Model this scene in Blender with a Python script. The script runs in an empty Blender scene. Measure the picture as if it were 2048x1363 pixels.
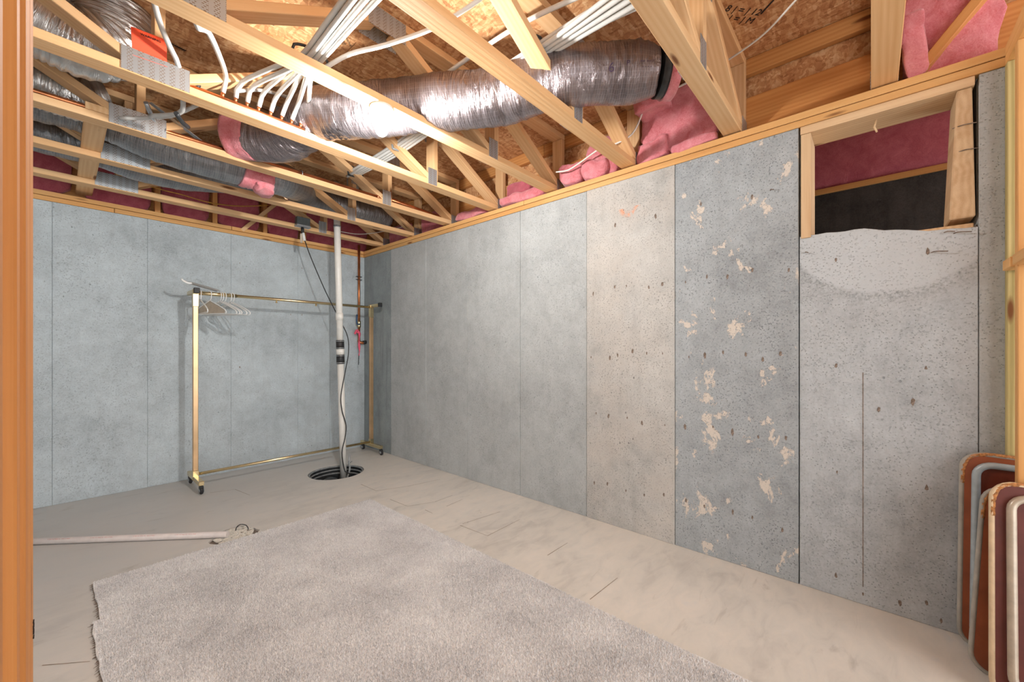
import bpy, bmesh, math, random
from mathutils import Vector, Matrix, noise
random.seed(7)
D = bpy.data
scn = bpy.context.scene
COL = scn.collection
V = Vector
R = math.radians

# ------------------------------------------------------------------ camera, world, exposure
FPX, YAW, CAMZ, HZY = 807.2, R(48.35), 1.167, 697.5
SN, CS = math.sin(YAW), math.cos(YAW)
cd = D.cameras.new('camera'); cam = D.objects.new('camera', cd); COL.objects.link(cam)
cam.location = (0, 0, CAMZ); cam.rotation_euler = (R(90), 0, -YAW)
cd.sensor_width = 36.0; cd.lens = FPX / 2048 * 36.0; cd.shift_y = (HZY - 681.5) / 2048
cd.clip_start = 0.02; cd.clip_end = 60
scn.camera = cam
wd = D.worlds.new('world'); scn.world = wd; wd.use_nodes = True
wd.node_tree.nodes['Background'].inputs[0].default_value = (0.97, 0.99, 1.0, 1)
wd.node_tree.nodes['Background'].inputs[1].default_value = 2.9
scn.view_settings.view_transform = 'Standard'; scn.view_settings.look = 'None'
scn.view_settings.gamma = 1.0; scn.view_settings.use_curve_mapping = False
scn.view_settings.exposure = 0.45
BULB_STRENGTH = 1200.0
scn.cycles.use_denoising = True
scn.cycles.max_bounces = 6; scn.cycles.diffuse_bounces = 3; scn.cycles.glossy_bounces = 3
scn.cycles.use_adaptive_sampling = True; scn.cycles.adaptive_threshold = 0.035; scn.cycles.adaptive_min_samples = 16
scn.cycles.sample_clamp_indirect = 8.0

# ------------------------------------------------------------------ room numbers (metres)
WX = 2.446            # inner face of the right concrete wall
BY = 4.564            # inner face of the back concrete wall
WZ = 2.265            # top of the concrete
PZ = 2.341            # top of the double sill plate
CB = 2.346            # underside of the truss bottom chords
CT = 2.80             # underside of the subfloor
TY = [0.0, 0.613, 1.222, 1.836, 2.447, 3.055, 3.656, 4.262]   # far edge of each truss chord
CW, CK = 0.089, 0.038
JB = [1.82, 0.29, -1.24]; JT = [1.06, -0.47]

def at(px, py, x=None, y=None, z=None):
    """real point on a plane x=, y= or z= that lies on the sight line of a photo pixel"""
    t = (px - 1024) / FPX; v = (HZY - py) / FPX
    d = V((SN + t * CS, CS - t * SN, v))
    if x is not None: k = x / d.x
    elif y is not None: k = y / d.y
    else: k = (z - CAMZ) / d.z
    return V((0, 0, CAMZ)) + d * k
def wall_y(px):
    return at(px, 600, x=WX).y
def back_x(px):
    return at(px, 600, y=BY).x

# ------------------------------------------------------------------ material helpers
def lin(r, g, b):
    f = lambda c: (c / 255 / 12.92) if c <= 10 else ((c / 255 + 0.055) / 1.055) ** 2.4
    return (f(r), f(g), f(b), 1)
class MT:
    def __init__(s, name):
        s.m = D.materials.new(name); s.m.use_nodes = True
        s.t = s.m.node_tree; s.n = s.t.nodes; s.l = s.t.links
        s.p = s.n['Principled BSDF']
        s.tc = s.n.new('ShaderNodeTexCoord')
    def inp(s, sock, v):
        if isinstance(v, bpy.types.NodeSocket): s.l.new(v, sock)
        elif v is not None: sock.default_value = v
    def N(s, typ, **kw):
        n = s.n.new(typ)
        for k, v in kw.items(): setattr(n, k, v)
        return n
    def map(s, vec, scale=(1, 1, 1), loc=(0, 0, 0), rot=(0, 0, 0)):
        n = s.N('ShaderNodeMapping'); s.inp(n.inputs[0], vec)
        s.inp(n.inputs[1], loc); n.inputs[2].default_value = rot; n.inputs[3].default_value = scale
        return n.outputs[0]
    def noise(s, vec, scale, detail=4, rough=0.55, dist=0.0, col=False):
        n = s.N('ShaderNodeTexNoise'); s.inp(n.inputs['Vector'], vec)
        n.inputs['Scale'].default_value = scale; n.inputs['Detail'].default_value = detail
        n.inputs['Roughness'].default_value = rough; n.inputs['Distortion'].default_value = dist
        return n.outputs['Color' if col else 'Fac']
    def voro(s, vec, scale, feature='F1', out='Distance', rnd=1.0):
        n = s.N('ShaderNodeTexVoronoi', feature=feature); s.inp(n.inputs['Vector'], vec)
        n.inputs['Scale'].default_value = scale; n.inputs['Randomness'].default_value = rnd
        return n.outputs[out]
    def wave(s, vec, scale, dist=0, detail=2, kind='BANDS', dirn='X', dscale=1.0):
        n = s.N('ShaderNodeTexWave', wave_type=kind)
        if kind == 'BANDS': n.bands_direction = dirn
        s.inp(n.inputs['Vector'], vec); n.inputs['Scale'].default_value = scale
        n.inputs['Distortion'].default_value = dist; n.inputs['Detail'].default_value = detail
        n.inputs['Detail Scale'].default_value = dscale
        return n.outputs['Fac']
    def ramp(s, fac, stops, interp='LINEAR'):
        n = s.N('ShaderNodeValToRGB'); s.inp(n.inputs[0], fac); e = n.color_ramp.elements
        n.color_ramp.interpolation = interp
        while len(e) < len(stops): e.new(0.5)
        for i, (p, c) in enumerate(stops):
            e[i].position = p
            e[i].color = c if not isinstance(c, (int, float)) else (c, c, c, 1)
        return n.outputs[0]
    def mix(s, f, a, b, mode='MIX'):
        n = s.N('ShaderNodeMix', data_type='RGBA', blend_type=mode)
        s.inp(n.inputs[0], f); s.inp(n.inputs[6], a); s.inp(n.inputs[7], b)
        return n.outputs[2]
    def math(s, op, a, b=None, c=None):
        n = s.N('ShaderNodeMath', operation=op); s.inp(n.inputs[0], a)
        if b is not None: s.inp(n.inputs[1], b)
        if c is not None: s.inp(n.inputs[2], c)
        return n.outputs[0]
    def rand(s):
        return s.N('ShaderNodeObjectInfo').outputs['Random']
    def sep(s, vec):
        n = s.N('ShaderNodeSeparateXYZ'); s.inp(n.inputs[0], vec); return n.outputs
    def comb(s, x, y, z):
        n = s.N('ShaderNodeCombineXYZ')
        for i, q in enumerate((x, y, z)): s.inp(n.inputs[i], q)
        return n.outputs[0]
    def bump(s, h, strength=0.5, dist=0.01):
        n = s.N('ShaderNodeBump'); s.inp(n.inputs['Height'], h)
        n.inputs['Strength'].default_value = strength; n.inputs['Distance'].default_value = dist
        s.l.new(n.outputs[0], s.p.inputs['Normal'])
    def out(s, col=None, rough=None, metal=None, spec=None):
        s.inp(s.p.inputs['Base Color'], col); s.inp(s.p.inputs['Roughness'], rough)
        s.inp(s.p.inputs['Metallic'], metal); s.inp(s.p.inputs['Specular IOR Level'], spec)
        return s.m

def plain(name, rgb, rough=0.5, metal=0.0, spec=None, var=0.12, nscale=30, bump=0.0):
    m = MT(name); o = m.tc.outputs['Object']; c = lin(*rgb)
    n = m.noise(o, nscale, 5)
    d = tuple(max(0, q * (1 - var * 1.6)) for q in c[:3]) + (1,)
    l = tuple(min(1, q * (1 + var)) for q in c[:3]) + (1,)
    col = m.ramp(n, [(0.3, d), (0.7, l)])
    if bump: m.bump(n, bump, 0.004)
    return m.out(col, rough, metal, spec)

def wood(name, light, dark, knots=True, ring=1.0):
    m = MT(name); o = m.tc.outputs['Object']; r = m.rand()
    off = m.comb(m.math('MULTIPLY', r, 37.0), m.math('MULTIPLY', r, 11.0), m.math('MULTIPLY', r, 19.0))
    v = m.map(o, (0.55, 7, 7), off)
    base = m.noise(v, 2.2, 3, 0.5, 0.6)
    rings = m.wave(m.map(o, (0.25, 6, 6), off), 2.4, 7.0, 2.5, 'BANDS', 'Y', 0.8)
    fine = m.noise(m.map(o, (1.5, 90, 90), off), 3.0, 2)
    f = m.math('ADD', m.math('MULTIPLY', base, 0.62), m.math('MULTIPLY', rings, 0.17 * ring))
    f = m.math('ADD', f, m.math('MULTIPLY', fine, 0.22))
    col = m.ramp(f, [(0.28, lin(*light)), (0.62, lin(*[(a + b) / 2 for a, b in zip(light, dark)])), (0.95, lin(*dark))])
    if knots:
        k = m.voro(m.map(o, (1.6, 8, 8), off), 1.3)
        kf = m.ramp(k, [(0.0, 1), (0.07, 0.9), (0.13, 0.0)])
        col = m.mix(kf, col, lin(118, 66, 32))
    tint = m.ramp(r, [(0, (0.86, 0.84, 0.82, 1)), (0.5, (1, 0.98, 0.95, 1)), (1, (1.0, 0.93, 0.84, 1))])
    col = m.mix(1.0, col, tint, 'MULTIPLY')
    m.bump(m.math('ADD', fine, m.math('MULTIPLY', rings, 0.4)), 0.25, 0.002)
    return m.out(col, 0.62, 0, 0.3)
W_TRUSS = wood('truss_pine', (239, 202, 156), (212, 159, 108))
W_PLATE = wood('plate_fir', (238, 194, 134), (208, 144, 80))
W_DARK = wood('rim_fir', (222, 166, 104), (182, 112, 58))
W_STUD = wood('stud_fir', (232, 182, 120), (196, 128, 66), ring=0.5)
W_LEFT = wood('stud_fir_shaded', (206, 146, 84), (160, 98, 48), ring=0.6)  # stud fir darkened: shade on the left studs put into the colour
W_TREAT = wood('treated_pine', (220, 206, 150), (150, 134, 82), ring=1.6)
W_BUCK = wood('weathered_buck', (236, 208, 170), (192, 148, 108))

def osb(name):
    m = MT(name); o = m.tc.outputs['Object']
    wob = m.noise(o, 9, 3, col=True)
    ow = m.N('ShaderNodeVectorMath', operation='ADD'); m.inp(ow.inputs[0], o)
    sc_ = m.N('ShaderNodeVectorMath', operation='SCALE'); m.inp(sc_.inputs[0], wob); sc_.inputs['Scale'].default_value = 0.06; m.l.new(sc_.outputs[0], ow.inputs[1])
    o = ow.outputs[0]
    cell = m.voro(m.map(o, (22, 70, 70)), 1.0, out='Color')
    c2 = m.voro(m.map(o, (80, 26, 26), rot=(0, 0, 0.6)), 1.0, out='Color')
    s1 = m.sep(cell)[0]; s2 = m.sep(c2)[1]
    grain = m.noise(m.map(o, (30, 160, 30), rot=(0, 0, 0.25)), 1.0, 4, 0.6, 1.5)
    f = m.math('ADD', m.math('MULTIPLY', s1, 0.40), m.math('MULTIPLY', s2, 0.35))
    f = m.math('ADD', f, m.math('MULTIPLY', grain, 0.35))
    col = m.ramp(f, [(0.1, lin(150, 98, 62)), (0.36, lin(190, 134, 90)), (0.6, lin(212, 160, 112)), (0.9, lin(232, 194, 148))])
    spl = m.noise(m.map(o, (8, 70, 8), rot=(0, 0, 0.3)), 1.0, 5, 0.7, 2.0)
    col = m.mix(m.ramp(spl, [(0.6, 0.0), (0.72, 0.75)]), col, lin(110, 60, 32))
    m.bump(f, 0.4, 0.004)
    return m.out(col, 0.7, 0, 0.25)
M_OSB = osb('strand_board')

def concrete(name, base, pits=1.0, cream=None, cream_amt=0.0, warm=0.0, streak=0.5, arc=None, mott=1.0, creamscale=5.0, orange=None):
    m = MT(name); o = m.tc.outputs['Object']; b = lin(*base)
    sc = lambda k: tuple(min(1, q * k) for q in b[:3]) + (1,)
    big = m.noise(o, 2.3, 5, 0.6)
    mid = m.noise(o, 11, 6, 0.65)
    fine = m.noise(o, 120, 3, 0.6)
    f = m.math('ADD', m.math('MULTIPLY', big, 0.5), m.math('MULTIPLY', mid, 0.35))
    f = m.math('ADD', f, m.math('MULTIPLY', fine, 0.3))
    lo = 1 - 0.34 * mott; hi = 1 + 0.26 * mott
    col = m.ramp(f, [(0.36, sc(lo)), (0.56, b), (0.76, sc(hi))])
    st = m.noise(m.map(o, (5, 5, 0.5)), 3.0, 4, 0.6)
    col = m.mix(m.ramp(st, [(0.52, 0.0), (0.75, 0.4 * streak)]), col, sc(0.62))
    h = m.math('MULTIPLY', fine, 0.4)
    if warm:
        wn = m.noise(o, 2.8, 4, 0.6)
        col = m.mix(m.ramp(wn, [(0.42, 0.0), (0.62, warm)]), col, lin(204, 195, 186))
    if cream:
        cn = m.noise(m.map(o, (1, 1, .75)), creamscale, 9, 0.68, 0.25)
        lim = m.noise(o, 1.1, 2)
        cn2 = m.math('ADD', cn, m.math('MULTIPLY', m.math('SUBTRACT', lim, 0.5), 0.14))
        cf = m.ramp(cn2, [(0.655 - cream_amt, 0.0), (0.67 - cream_amt, 0.9)])
        col = m.mix(cf, col, lin(*cream))
        h = m.math('SUBTRACT', h, m.math('MULTIPLY', cf, 1.2))
    if arc:
        yc, zc, rad = arc
        x, y, z = m.sep(o)
        d2 = m.math('ADD', m.math('POWER', m.math('SUBTRACT', y, yc), 2.0), m.math('POWER', m.math('SUBTRACT', z, zc), 2.0))
        dd = m.math('ADD', m.math('SQRT', d2), m.math('MULTIPLY', m.math('SUBTRACT', mid, 0.5), 0.03))
        af = m.ramp(m.math('SUBTRACT', dd, rad - 0.5), [(0.485, 1.0), (0.50, 0.0)])
        col = m.mix(m.math('MULTIPLY', af, 0.75), col, sc(1.22))
        edge = m.ramp(m.math('SUBTRACT', dd, rad - 0.5), [(0.49, 0.0), (0.502, 0.5), (0.56, 0.0)])
        col = m.mix(m.math('MULTIPLY', edge, m.ramp(m.noise(o, 90, 3), [(0.45, 0), (0.6, 1)])), col, sc(0.4))
    if orange:
        yy, zz, rr = orange
        x, y, z = m.sep(o)
        d2 = m.math('ADD', m.math('POWER', m.math('SUBTRACT', y, yy), 2.0), m.math('POWER', m.math('SUBTRACT', z, zz), 2.0))
        dd = m.math('SQRT', d2)
        ring = m.math('SUBTRACT', 1.0, m.math('MINIMUM', m.math('MULTIPLY', m.math('ABSOLUTE', m.math('SUBTRACT', dd, rr)), 40.0), 1.0))
        low = m.math('LESS_THAN', z, zz - 0.2 * rr)
        brk = m.ramp(m.noise(o, 16, 3), [(0.42, 0.0), (0.52, 0.75)])
        col = m.mix(m.math('MULTIPLY', m.math('MULTIPLY', ring, low), brk), col, lin(232, 150, 104))
    pv = m.voro(o, 75)
    gate = m.noise(o, 5.5, 3)
    pf = m.math('MULTIPLY', m.ramp(pv, [(0.10, 1.0), (0.22, 0.0)]), m.ramp(gate, [(0.36, 0.15), (0.60, 1.0)]))
    pv2 = m.voro(m.map(o, (1, 1, 0.7), (3, 7, 1)), 17)
    pf2 = m.math('MULTIPLY', m.ramp(pv2, [(0.04, 1.0), (0.095, 0.0)]), m.ramp(m.noise(o, 3.1, 2), [(0.45, 0.0), (0.6, 1.0)]))
    sp3 = m.noise(m.map(o, (1, 1, 1.25), (5, 1, 2)), 88, 4, 0.6, 0.3)
    pf3 = m.math('MULTIPLY', m.ramp(sp3, [(0.585, 0.0), (0.66, 0.8)]), m.ramp(m.noise(o, 3.7, 4, 0.6), [(0.34, 0.12), (0.62, 1.0)]))
    pit = m.math('MAXIMUM', m.math('MAXIMUM', pf, pf2), pf3)
    col = m.mix(m.math('MULTIPLY', pit, 0.62 * pits), col, sc(0.38))
    h = m.math('SUBTRACT', h, m.math('MULTIPLY', pit, 1.5))
    m.bump(h, 0.45, 0.006)
    return m.out(col, 0.85, 0, 0.2)
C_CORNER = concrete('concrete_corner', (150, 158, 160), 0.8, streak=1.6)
C_BACK = concrete('concrete_back', (188, 198, 203), 1.0, mott=0.9)  # bluish cast is its own; lightened beyond that to look more lit
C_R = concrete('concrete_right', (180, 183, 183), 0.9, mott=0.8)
C_WARM = concrete('concrete_pinkish', (188, 186, 182), 1.4, warm=0.45, streak=1.0, orange=(wall_y(1259), 2.09, 0.055))
C_CREAM = concrete('concrete_spalled', (167, 172, 175), 1.3, cream=(222, 211, 198), cream_amt=0.075, mott=1.1, creamscale=6.5)
C_WIN = concrete('concrete_window_bay', (182, 186, 189), 0.9, arc=(-0.05, 1.796, 0.383))
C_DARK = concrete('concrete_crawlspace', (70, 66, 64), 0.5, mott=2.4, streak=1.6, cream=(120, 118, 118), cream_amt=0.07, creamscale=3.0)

def floor_mat():
    m = MT('floor_slab'); o = m.tc.outputs['Object']
    big = m.noise(m.map(o, (1.0, 1.6, 1)), 1.3, 5, 0.6, 0.4)
    mid = m.noise(m.map(o, (2.2, 5, 1), rot=(0, 0, 0.7)), 2.5, 6, 0.62, 0.8)
    fine = m.noise(o, 150, 3)
    f = m.math('ADD', m.math('MULTIPLY', big, 0.55), m.math('MULTIPLY', mid, 0.5))
    col = m.ramp(f, [(0.36, lin(198, 193, 186)), (0.5, lin(217, 212, 204)), (0.62, lin(226, 219, 210)), (0.75, lin(214, 213, 211))])
    x, y, z = m.sep(o)
    grey = m.math('ADD', m.math('SUBTRACT', y, m.math('MULTIPLY', x, 0.9)), m.math('MULTIPLY', big, 1.2))
    col = m.mix(m.ramp(m.math('MULTIPLY', grey, 0.2), [(0.45, 0.0), (0.72, 0.6)]), col, lin(188, 188, 188))
    wn = m.noise(m.map(o, (1.5, 5, 1), rot=(0, 0, -0.5)), 2.0, 7, 0.7, 1.2)
    col = m.mix(m.ramp(wn, [(0.64, 0.0), (0.74, 0.45)]), col, lin(222, 220, 218))
    sm = m.noise(m.map(o, (2, 7, 1), (4, 2, 0), (0, 0, 0.4)), 1.6, 5, 0.6, 1.0)
    col = m.mix(m.ramp(sm, [(0.62, 0.0), (0.78, 0.4)]), col, lin(146, 136, 124))
    dots = m.math('MULTIPLY', m.ramp(m.voro(o, 9), [(0.02, 1), (0.045, 0)]), m.ramp(m.noise(o, 2), [(0.5, 0), (0.6, 1)]))
    col = m.mix(m.math('MULTIPLY', dots, 0.7), col, lin(96, 84, 74))
    m.bump(m.math('ADD', m.math('MULTIPLY', fine, 0.15), mid), 0.05, 0.006)
    rough = m.ramp(mid, [(0.35, 0.34), (0.65, 0.55)])
    return m.out(col, rough, 0, 0.4)
M_FLOOR = floor_mat()

def pink_mat(name, c1, c2):
    m = MT(name); o = m.tc.outputs['Object']
    n = m.noise(o, 14, 6, 0.7, 0.6); fz = m.noise(o, 160, 3, 0.7)
    f = m.math('ADD', m.math('MULTIPLY', n, 0.7), m.math('MULTIPLY', fz, 0.35))
    col = m.ramp(f, [(0.35, lin(*c1)), (0.7, lin(*c2))])
    m.bump(f, 0.7, 0.01)
    m.p.inputs['Sheen Weight'].default_value = 0.4
    return m.out(col, 0.95, 0, 0.1)
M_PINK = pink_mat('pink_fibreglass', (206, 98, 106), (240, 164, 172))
M_PINKD = pink_mat('pink_fibreglass_shaded', (176, 80, 94), (212, 118, 130))  # same pink fibreglass, darkened: shade in the bays put into the colour

def foil_mat(name, dark, light, grid=True, metal=0.55, rough=0.38):
    m = MT(name); u = m.tc.outputs['UV']; o = m.tc.outputs['Object']
    wr = m.noise(m.map(u, (26, 4, 1)), 1.0, 5, 0.65, 1.4)
    big = m.noise(o, 5, 4)
    f = m.math('ADD', m.math('MULTIPLY', wr, 0.6), m.math('MULTIPLY', big, 0.4))
    col = m.ramp(f, [(0.3, lin(*dark)), (0.7, lin(*light))])
    if grid:
        n = m.N('ShaderNodeTexBrick'); n.offset = 0; m.inp(n.inputs['Vector'], u)
        n.inputs['Scale'].default_value = 1; n.inputs['Brick Width'].default_value = 0.012; n.inputs['Row Height'].default_value = 0.024
        n.inputs['Mortar Size'].default_value = 0.0011; n.inputs['Mortar Smooth'].default_value = 0.3
        col = m.mix(m.math('MULTIPLY', n.outputs['Fac'], 0.45), col, lin(190, 184, 186))
    m.bump(m.math('ADD', wr, m.math('MULTIPLY', m.noise(m.map(u, (60, 12, 1)), 1.0, 3), 0.4)), 0.9, 0.016)
    return m.out(col, rough, metal, 0.5)
M_FOIL = foil_mat('duct_jacket', (118, 108, 111), (166, 156, 159), metal=0.85, rough=0.34)
M_FOILG = foil_mat('duct_jacket_grey', (112, 114, 118), (172, 176, 180), metal=0.75, rough=0.36)
M_MYLAR = foil_mat('bright_foil', (170, 168, 166), (232, 230, 228), grid=False, metal=0.9, rough=0.3)
M_PEX = plain('white_tubing', (222, 222, 218), 0.35, var=0.03)
M_PEXG = plain('grey_tubing', (196, 194, 190), 0.4, var=0.05)
M_CABLE = plain('white_cable', (232, 228, 220), 0.45, var=0.05)
M_YCABLE = plain('yellow_cable', (206, 150, 60), 0.5)
M_COPPER = plain('copper', (206, 132, 88), 0.32, 0.9, var=0.25, nscale=12)
M_BRASS = plain('brass', (228, 208, 164), 0.24, 0.95, var=0.08, nscale=6)
M_BRASSREFL = plain('brass_wood_reflection', (228, 190, 146), 0.32, 0.85, var=0.14, nscale=4)  # brass tinted orange: reflection of the surrounding wood put into the colour
M_PVC = plain('white_pvc', (230, 228, 222), 0.35, var=0.03)
M_PVCP = plain('pinkish_pvc', (216, 206, 202), 0.4, var=0.05)
M_BLACK = plain('black_rubber', (38, 38, 40), 0.55, var=0.2)
M_DKPL = plain('black_plastic', (52, 54, 56), 0.45, var=0.3)
M_GREYPL = plain('grey_plastic', (150, 154, 156), 0.45, var=0.25)
M_GALV = plain('galvanised_steel', (176, 180, 184), 0.38, 0.8, var=0.15, nscale=40)
M_GREYBOX = plain('grey_box', (120, 128, 130), 0.45, 0.5, var=0.1)
M_WHITE = plain('white_plastic', (238, 238, 236), 0.35, var=0.02)
M_PORC = plain('white_porcelain', (240, 240, 238), 0.2, var=0.02)
M_TAG = plain('orange_paper', (246, 84, 48), 0.6, var=0.04)
M_INK = plain('black_ink', (36, 28, 24), 0.8, var=0.2)
M_INKP = plain('purple_ink', (74, 54, 84), 0.6, var=0.2)
M_INKR = plain('red_ink', (206, 110, 104), 0.7, var=0.1)
M_RIBBON = plain('pink_ribbon', (238, 96, 124), 0.6, var=0.12)
M_BLUE = plain('blue_handle', (48, 86, 128), 0.45)
M_CARD = plain('beige_card', (188, 174, 156), 0.8, var=0.08)
M_PATCH = plain('white_rubble', (222, 218, 208), 0.85, var=0.12, bump=0.5)
M_DIRT = plain('dark_soil', (110, 100, 92), 0.95, var=0.3)
M_RUST = plain('rusty_scar', (136, 120, 108), 0.9, var=0.35, nscale=60, bump=0.6)
M_CREAM = plain('cream_edge', (222, 196, 160), 0.45, var=0.08)
M_GREYED = plain('grey_edge', (170, 164, 154), 0.45, var=0.1)
M_SCORE = plain('floor_scoring', (150, 134, 118), 0.8, var=0.2)
M_FRAY = plain('brown_backing', (120, 92, 70), 0.9, var=0.3)
M_HBOARD = plain('brown_hardboard', (150, 78, 44), 0.5, var=0.22, nscale=8)
M_HBOARDD = plain('maroon_hardboard', (104, 52, 46), 0.45, var=0.18, nscale=10)
M_HBIN = plain('red_brown_panel', (112, 44, 22), 0.45, var=0.3, nscale=6)
M_BLUERAIL = plain('pale_blue_rail', (172, 184, 190), 0.4, 0.2, var=0.1)
M_CREAMRAIL = plain('cream_rail', (190, 176, 158), 0.3, 0.15, var=0.1)
M_DKRAIL = plain('dull_rail', (132, 112, 98), 0.35, 0.4, var=0.15)
M_RAWEDGE = plain('chipped_particle_board', (190, 130, 78), 0.9, var=0.35, nscale=120, bump=0.8)

def carpet_mat():
    m = MT('grey_carpet'); o = m.tc.outputs['Object']
    n = m.noise(o, 3.2, 5, 0.6); f2 = m.noise(o, 110, 3, 0.7)
    f = m.math('ADD', m.math('MULTIPLY', n, 0.45), m.math('MULTIPLY', f2, 0.6))
    col = m.ramp(f, [(0.3, lin(180, 179, 180)), (0.5, lin(222, 220, 220)), (0.7, lin(250, 248, 246))])
    return m.out(col, 0.95, 0, 0.1)
M_CARPET = carpet_mat()
def plate_mat():
    m = MT('toothed_plate'); o = m.tc.outputs['Object']
    n = m.N('ShaderNodeTexBrick'); n.offset = 0.5; m.inp(n.inputs['Vector'], m.map(o, (1, 1, 1), rot=(R(90), 0, 0)))
    n.inputs['Scale'].default_value = 1; n.inputs['Brick Width'].default_value = 0.013; n.inputs['Row Height'].default_value = 0.0075
    n.inputs['Mortar Size'].default_value = 0.0026; n.inputs['Mortar Smooth'].default_value = 0.1
    bands = m.wave(m.map(o, (1, 0, 0)), 9.0, 0, 0)
    slot = m.math('MULTIPLY', m.math('SUBTRACT', 1.0, n.outputs['Fac']), m.ramp(bands, [(0.35, 0.0), (0.42, 1.0)]))
    col = m.mix(slot, lin(186, 192, 196), lin(120, 92, 66))
    m.bump(slot, -0.5, 0.002)
    return m.out(col, 0.42, m.math('MULTIPLY', m.math('SUBTRACT', 1.0, slot), 0.7))
M_NAIL = plate_mat()
def emit_mat():
    m = MT('glowing_bulb'); m.p.inputs['Base Color'].default_value = (1, 1, 1, 1)
    m.p.inputs['Emission Color'].default_value = (1.0, 0.975, 0.94, 1)
    m.p.inputs['Emission Strength'].default_value = BULB_STRENGTH
    return m.m
M_BULB = emit_mat()
def brass_tube_mat():
    return M_BRASS

# ------------------------------------------------------------------ object helpers
WM = {}
def link(name, mesh, M=None, parent=None):
    o = D.objects.new(name, mesh); COL.objects.link(o)
    M = M or Matrix.Identity(4)
    if parent is not None:
        o.parent = parent; o.matrix_parent_inverse = WM[parent.name].inverted()
    o.matrix_basis = M; WM[o.name] = M.copy()
    return o
def mesh_of(name, bm, mat=None, smooth=False):
    me = D.meshes.new(name); bm.to_mesh(me); bm.free()
    if mat: me.materials.append(mat)
    if smooth:
        for p in me.polygons: p.use_smooth = True
    return me
def obj(name, bm, mat, parent=None, smooth=False, M=None):
    return link(name, mesh_of(name, bm, mat, smooth), M, parent)
def tag(o, label=None, cat=None, group=None, kind=None):
    if label: o['label'] = label
    if cat: o['category'] = cat
    if group: o['group'] = group
    if kind: o['kind'] = kind
    return o
def thing(name, loc, label, cat, group=None):
    return tag(link(name, None, Matrix.Translation(V(loc))), label, cat, group)
def bm_box(bm, lo, hi, bev=0.0):
    lo = V(lo); hi = V(hi)
    r = bmesh.ops.create_cube(bm, size=1.0, matrix=Matrix.Translation((lo + hi) / 2) @ Matrix.Diagonal((*(hi - lo), 1)))
    if bev:
        es = list({e for v in r['verts'] for e in v.link_edges})
        bmesh.ops.bevel(bm, geom=es, offset=bev, segments=1, affect='EDGES')
def box(name, lo, hi, mat, parent=None, bev=0.002):
    """box whose origin is its centre; long axis stays the local X of the grain"""
    lo = V(lo); hi = V(hi); c = (lo + hi) / 2; d = hi - lo
    bm = bmesh.new(); bm_box(bm, -d / 2, d / 2, bev)
    return obj(name, bm, mat, parent, M=Matrix.Translation(c))
BC = {}
def board(name, a, b, w, t, mat, parent=None, wdir=(0, 1, 0), bev=0.0025):
    """a length of lumber: a->b along its centre line, w across along wdir, t thick"""
    a = V(a); b = V(b); X = (b - a); L = X.length; X.normalize()
    Y = V(wdir); Y = (Y - X * Y.dot(X)).normalized(); Z = X.cross(Y)
    key = (round(L, 4), round(w, 4), round(t, 4), mat.name)
    if key not in BC:
        bm = bmesh.new(); bm_box(bm, (-L / 2, -w / 2, -t / 2), (L / 2, w / 2, t / 2), bev); BC[key] = mesh_of(name, bm, mat)
    M = Matrix((X, Y, Z)).transposed().to_4x4(); M.translation = (a + b) / 2
    return link(name, BC[key], M, parent)
def smooth_path(pts, step):
    pts = [V(p) for p in pts]; out = []
    P = [pts[0] * 2 - pts[1]] + pts + [pts[-1] * 2 - pts[-2]]
    for i in range(1, len(P) - 2):
        p0, p1, p2, p3 = P[i - 1:i + 3]; n = max(1, int((p2 - p1).length / step))
        for k in range(n):
            t = k / n
            out.append(0.5 * ((2 * p1) + (p2 - p0) * t + (2 * p0 - 5 * p1 + 4 * p2 - p3) * t * t + (3 * p1 - p0 - 3 * p2 + p3) * t ** 3))
    out.append(pts[-1]); return out
def bm_tube(bm, pts, r, seg=10, rf=None, cap=True, ring_off=None):
    n = len(pts); uvl = bm.loops.layers.uv.verify()
    T = []
    for i in range(n):
        d = pts[min(i + 1, n - 1)] - pts[max(i - 1, 0)]; T.append(d.normalized())
    up = V((0, 0, 1)) if abs(T[0].z) < 0.9 else V((0, 1, 0))
    Nn = (up - T[0] * up.dot(T[0])).normalized(); rings = []; s = 0; S = []
    for i in range(n):
        if i: 
            Nn = (Nn - T[i] * Nn.dot(T[i])).normalized(); s += (pts[i] - pts[i - 1]).length
        B = T[i].cross(Nn); S.append(s); ring = []
        for k in range(seg):
            a = 2 * math.pi * k / seg; rr = r if rf is None else rf(s, a, i / (n - 1))
            ring.append(bm.verts.new(pts[i] + (Nn * math.cos(a) + B * math.sin(a)) * rr))
        rings.append(ring)
    for i in range(n - 1):
        for k in range(seg):
            k2 = (k + 1) % seg
            f = bm.faces.new((rings[i][k], rings[i][k2], rings[i + 1][k2], rings[i + 1][k])); f.smooth = True
            for lp, (ss, kk) in zip(f.loops, ((S[i], k), (S[i], k + 1), (S[i + 1], k + 1), (S[i + 1], k))):
                lp[uvl].uv = (ss, kk / seg * 2 * math.pi * r)
    if cap:
        bm.faces.new(list(reversed(rings[0]))); bm.faces.new(rings[-1])
def tube(name, pts, r, mat, parent=None, seg=10, step=0.03, rf=None, straight=False, cap=True):
    bm = bmesh.new(); pp = [V(p) for p in pts] if straight else smooth_path(pts, step)
    bm_tube(bm, pp, r, seg, rf, cap); bmesh.ops.recalc_face_normals(bm, faces=bm.faces[:])
    return obj(name, bm, mat, parent)
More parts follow.
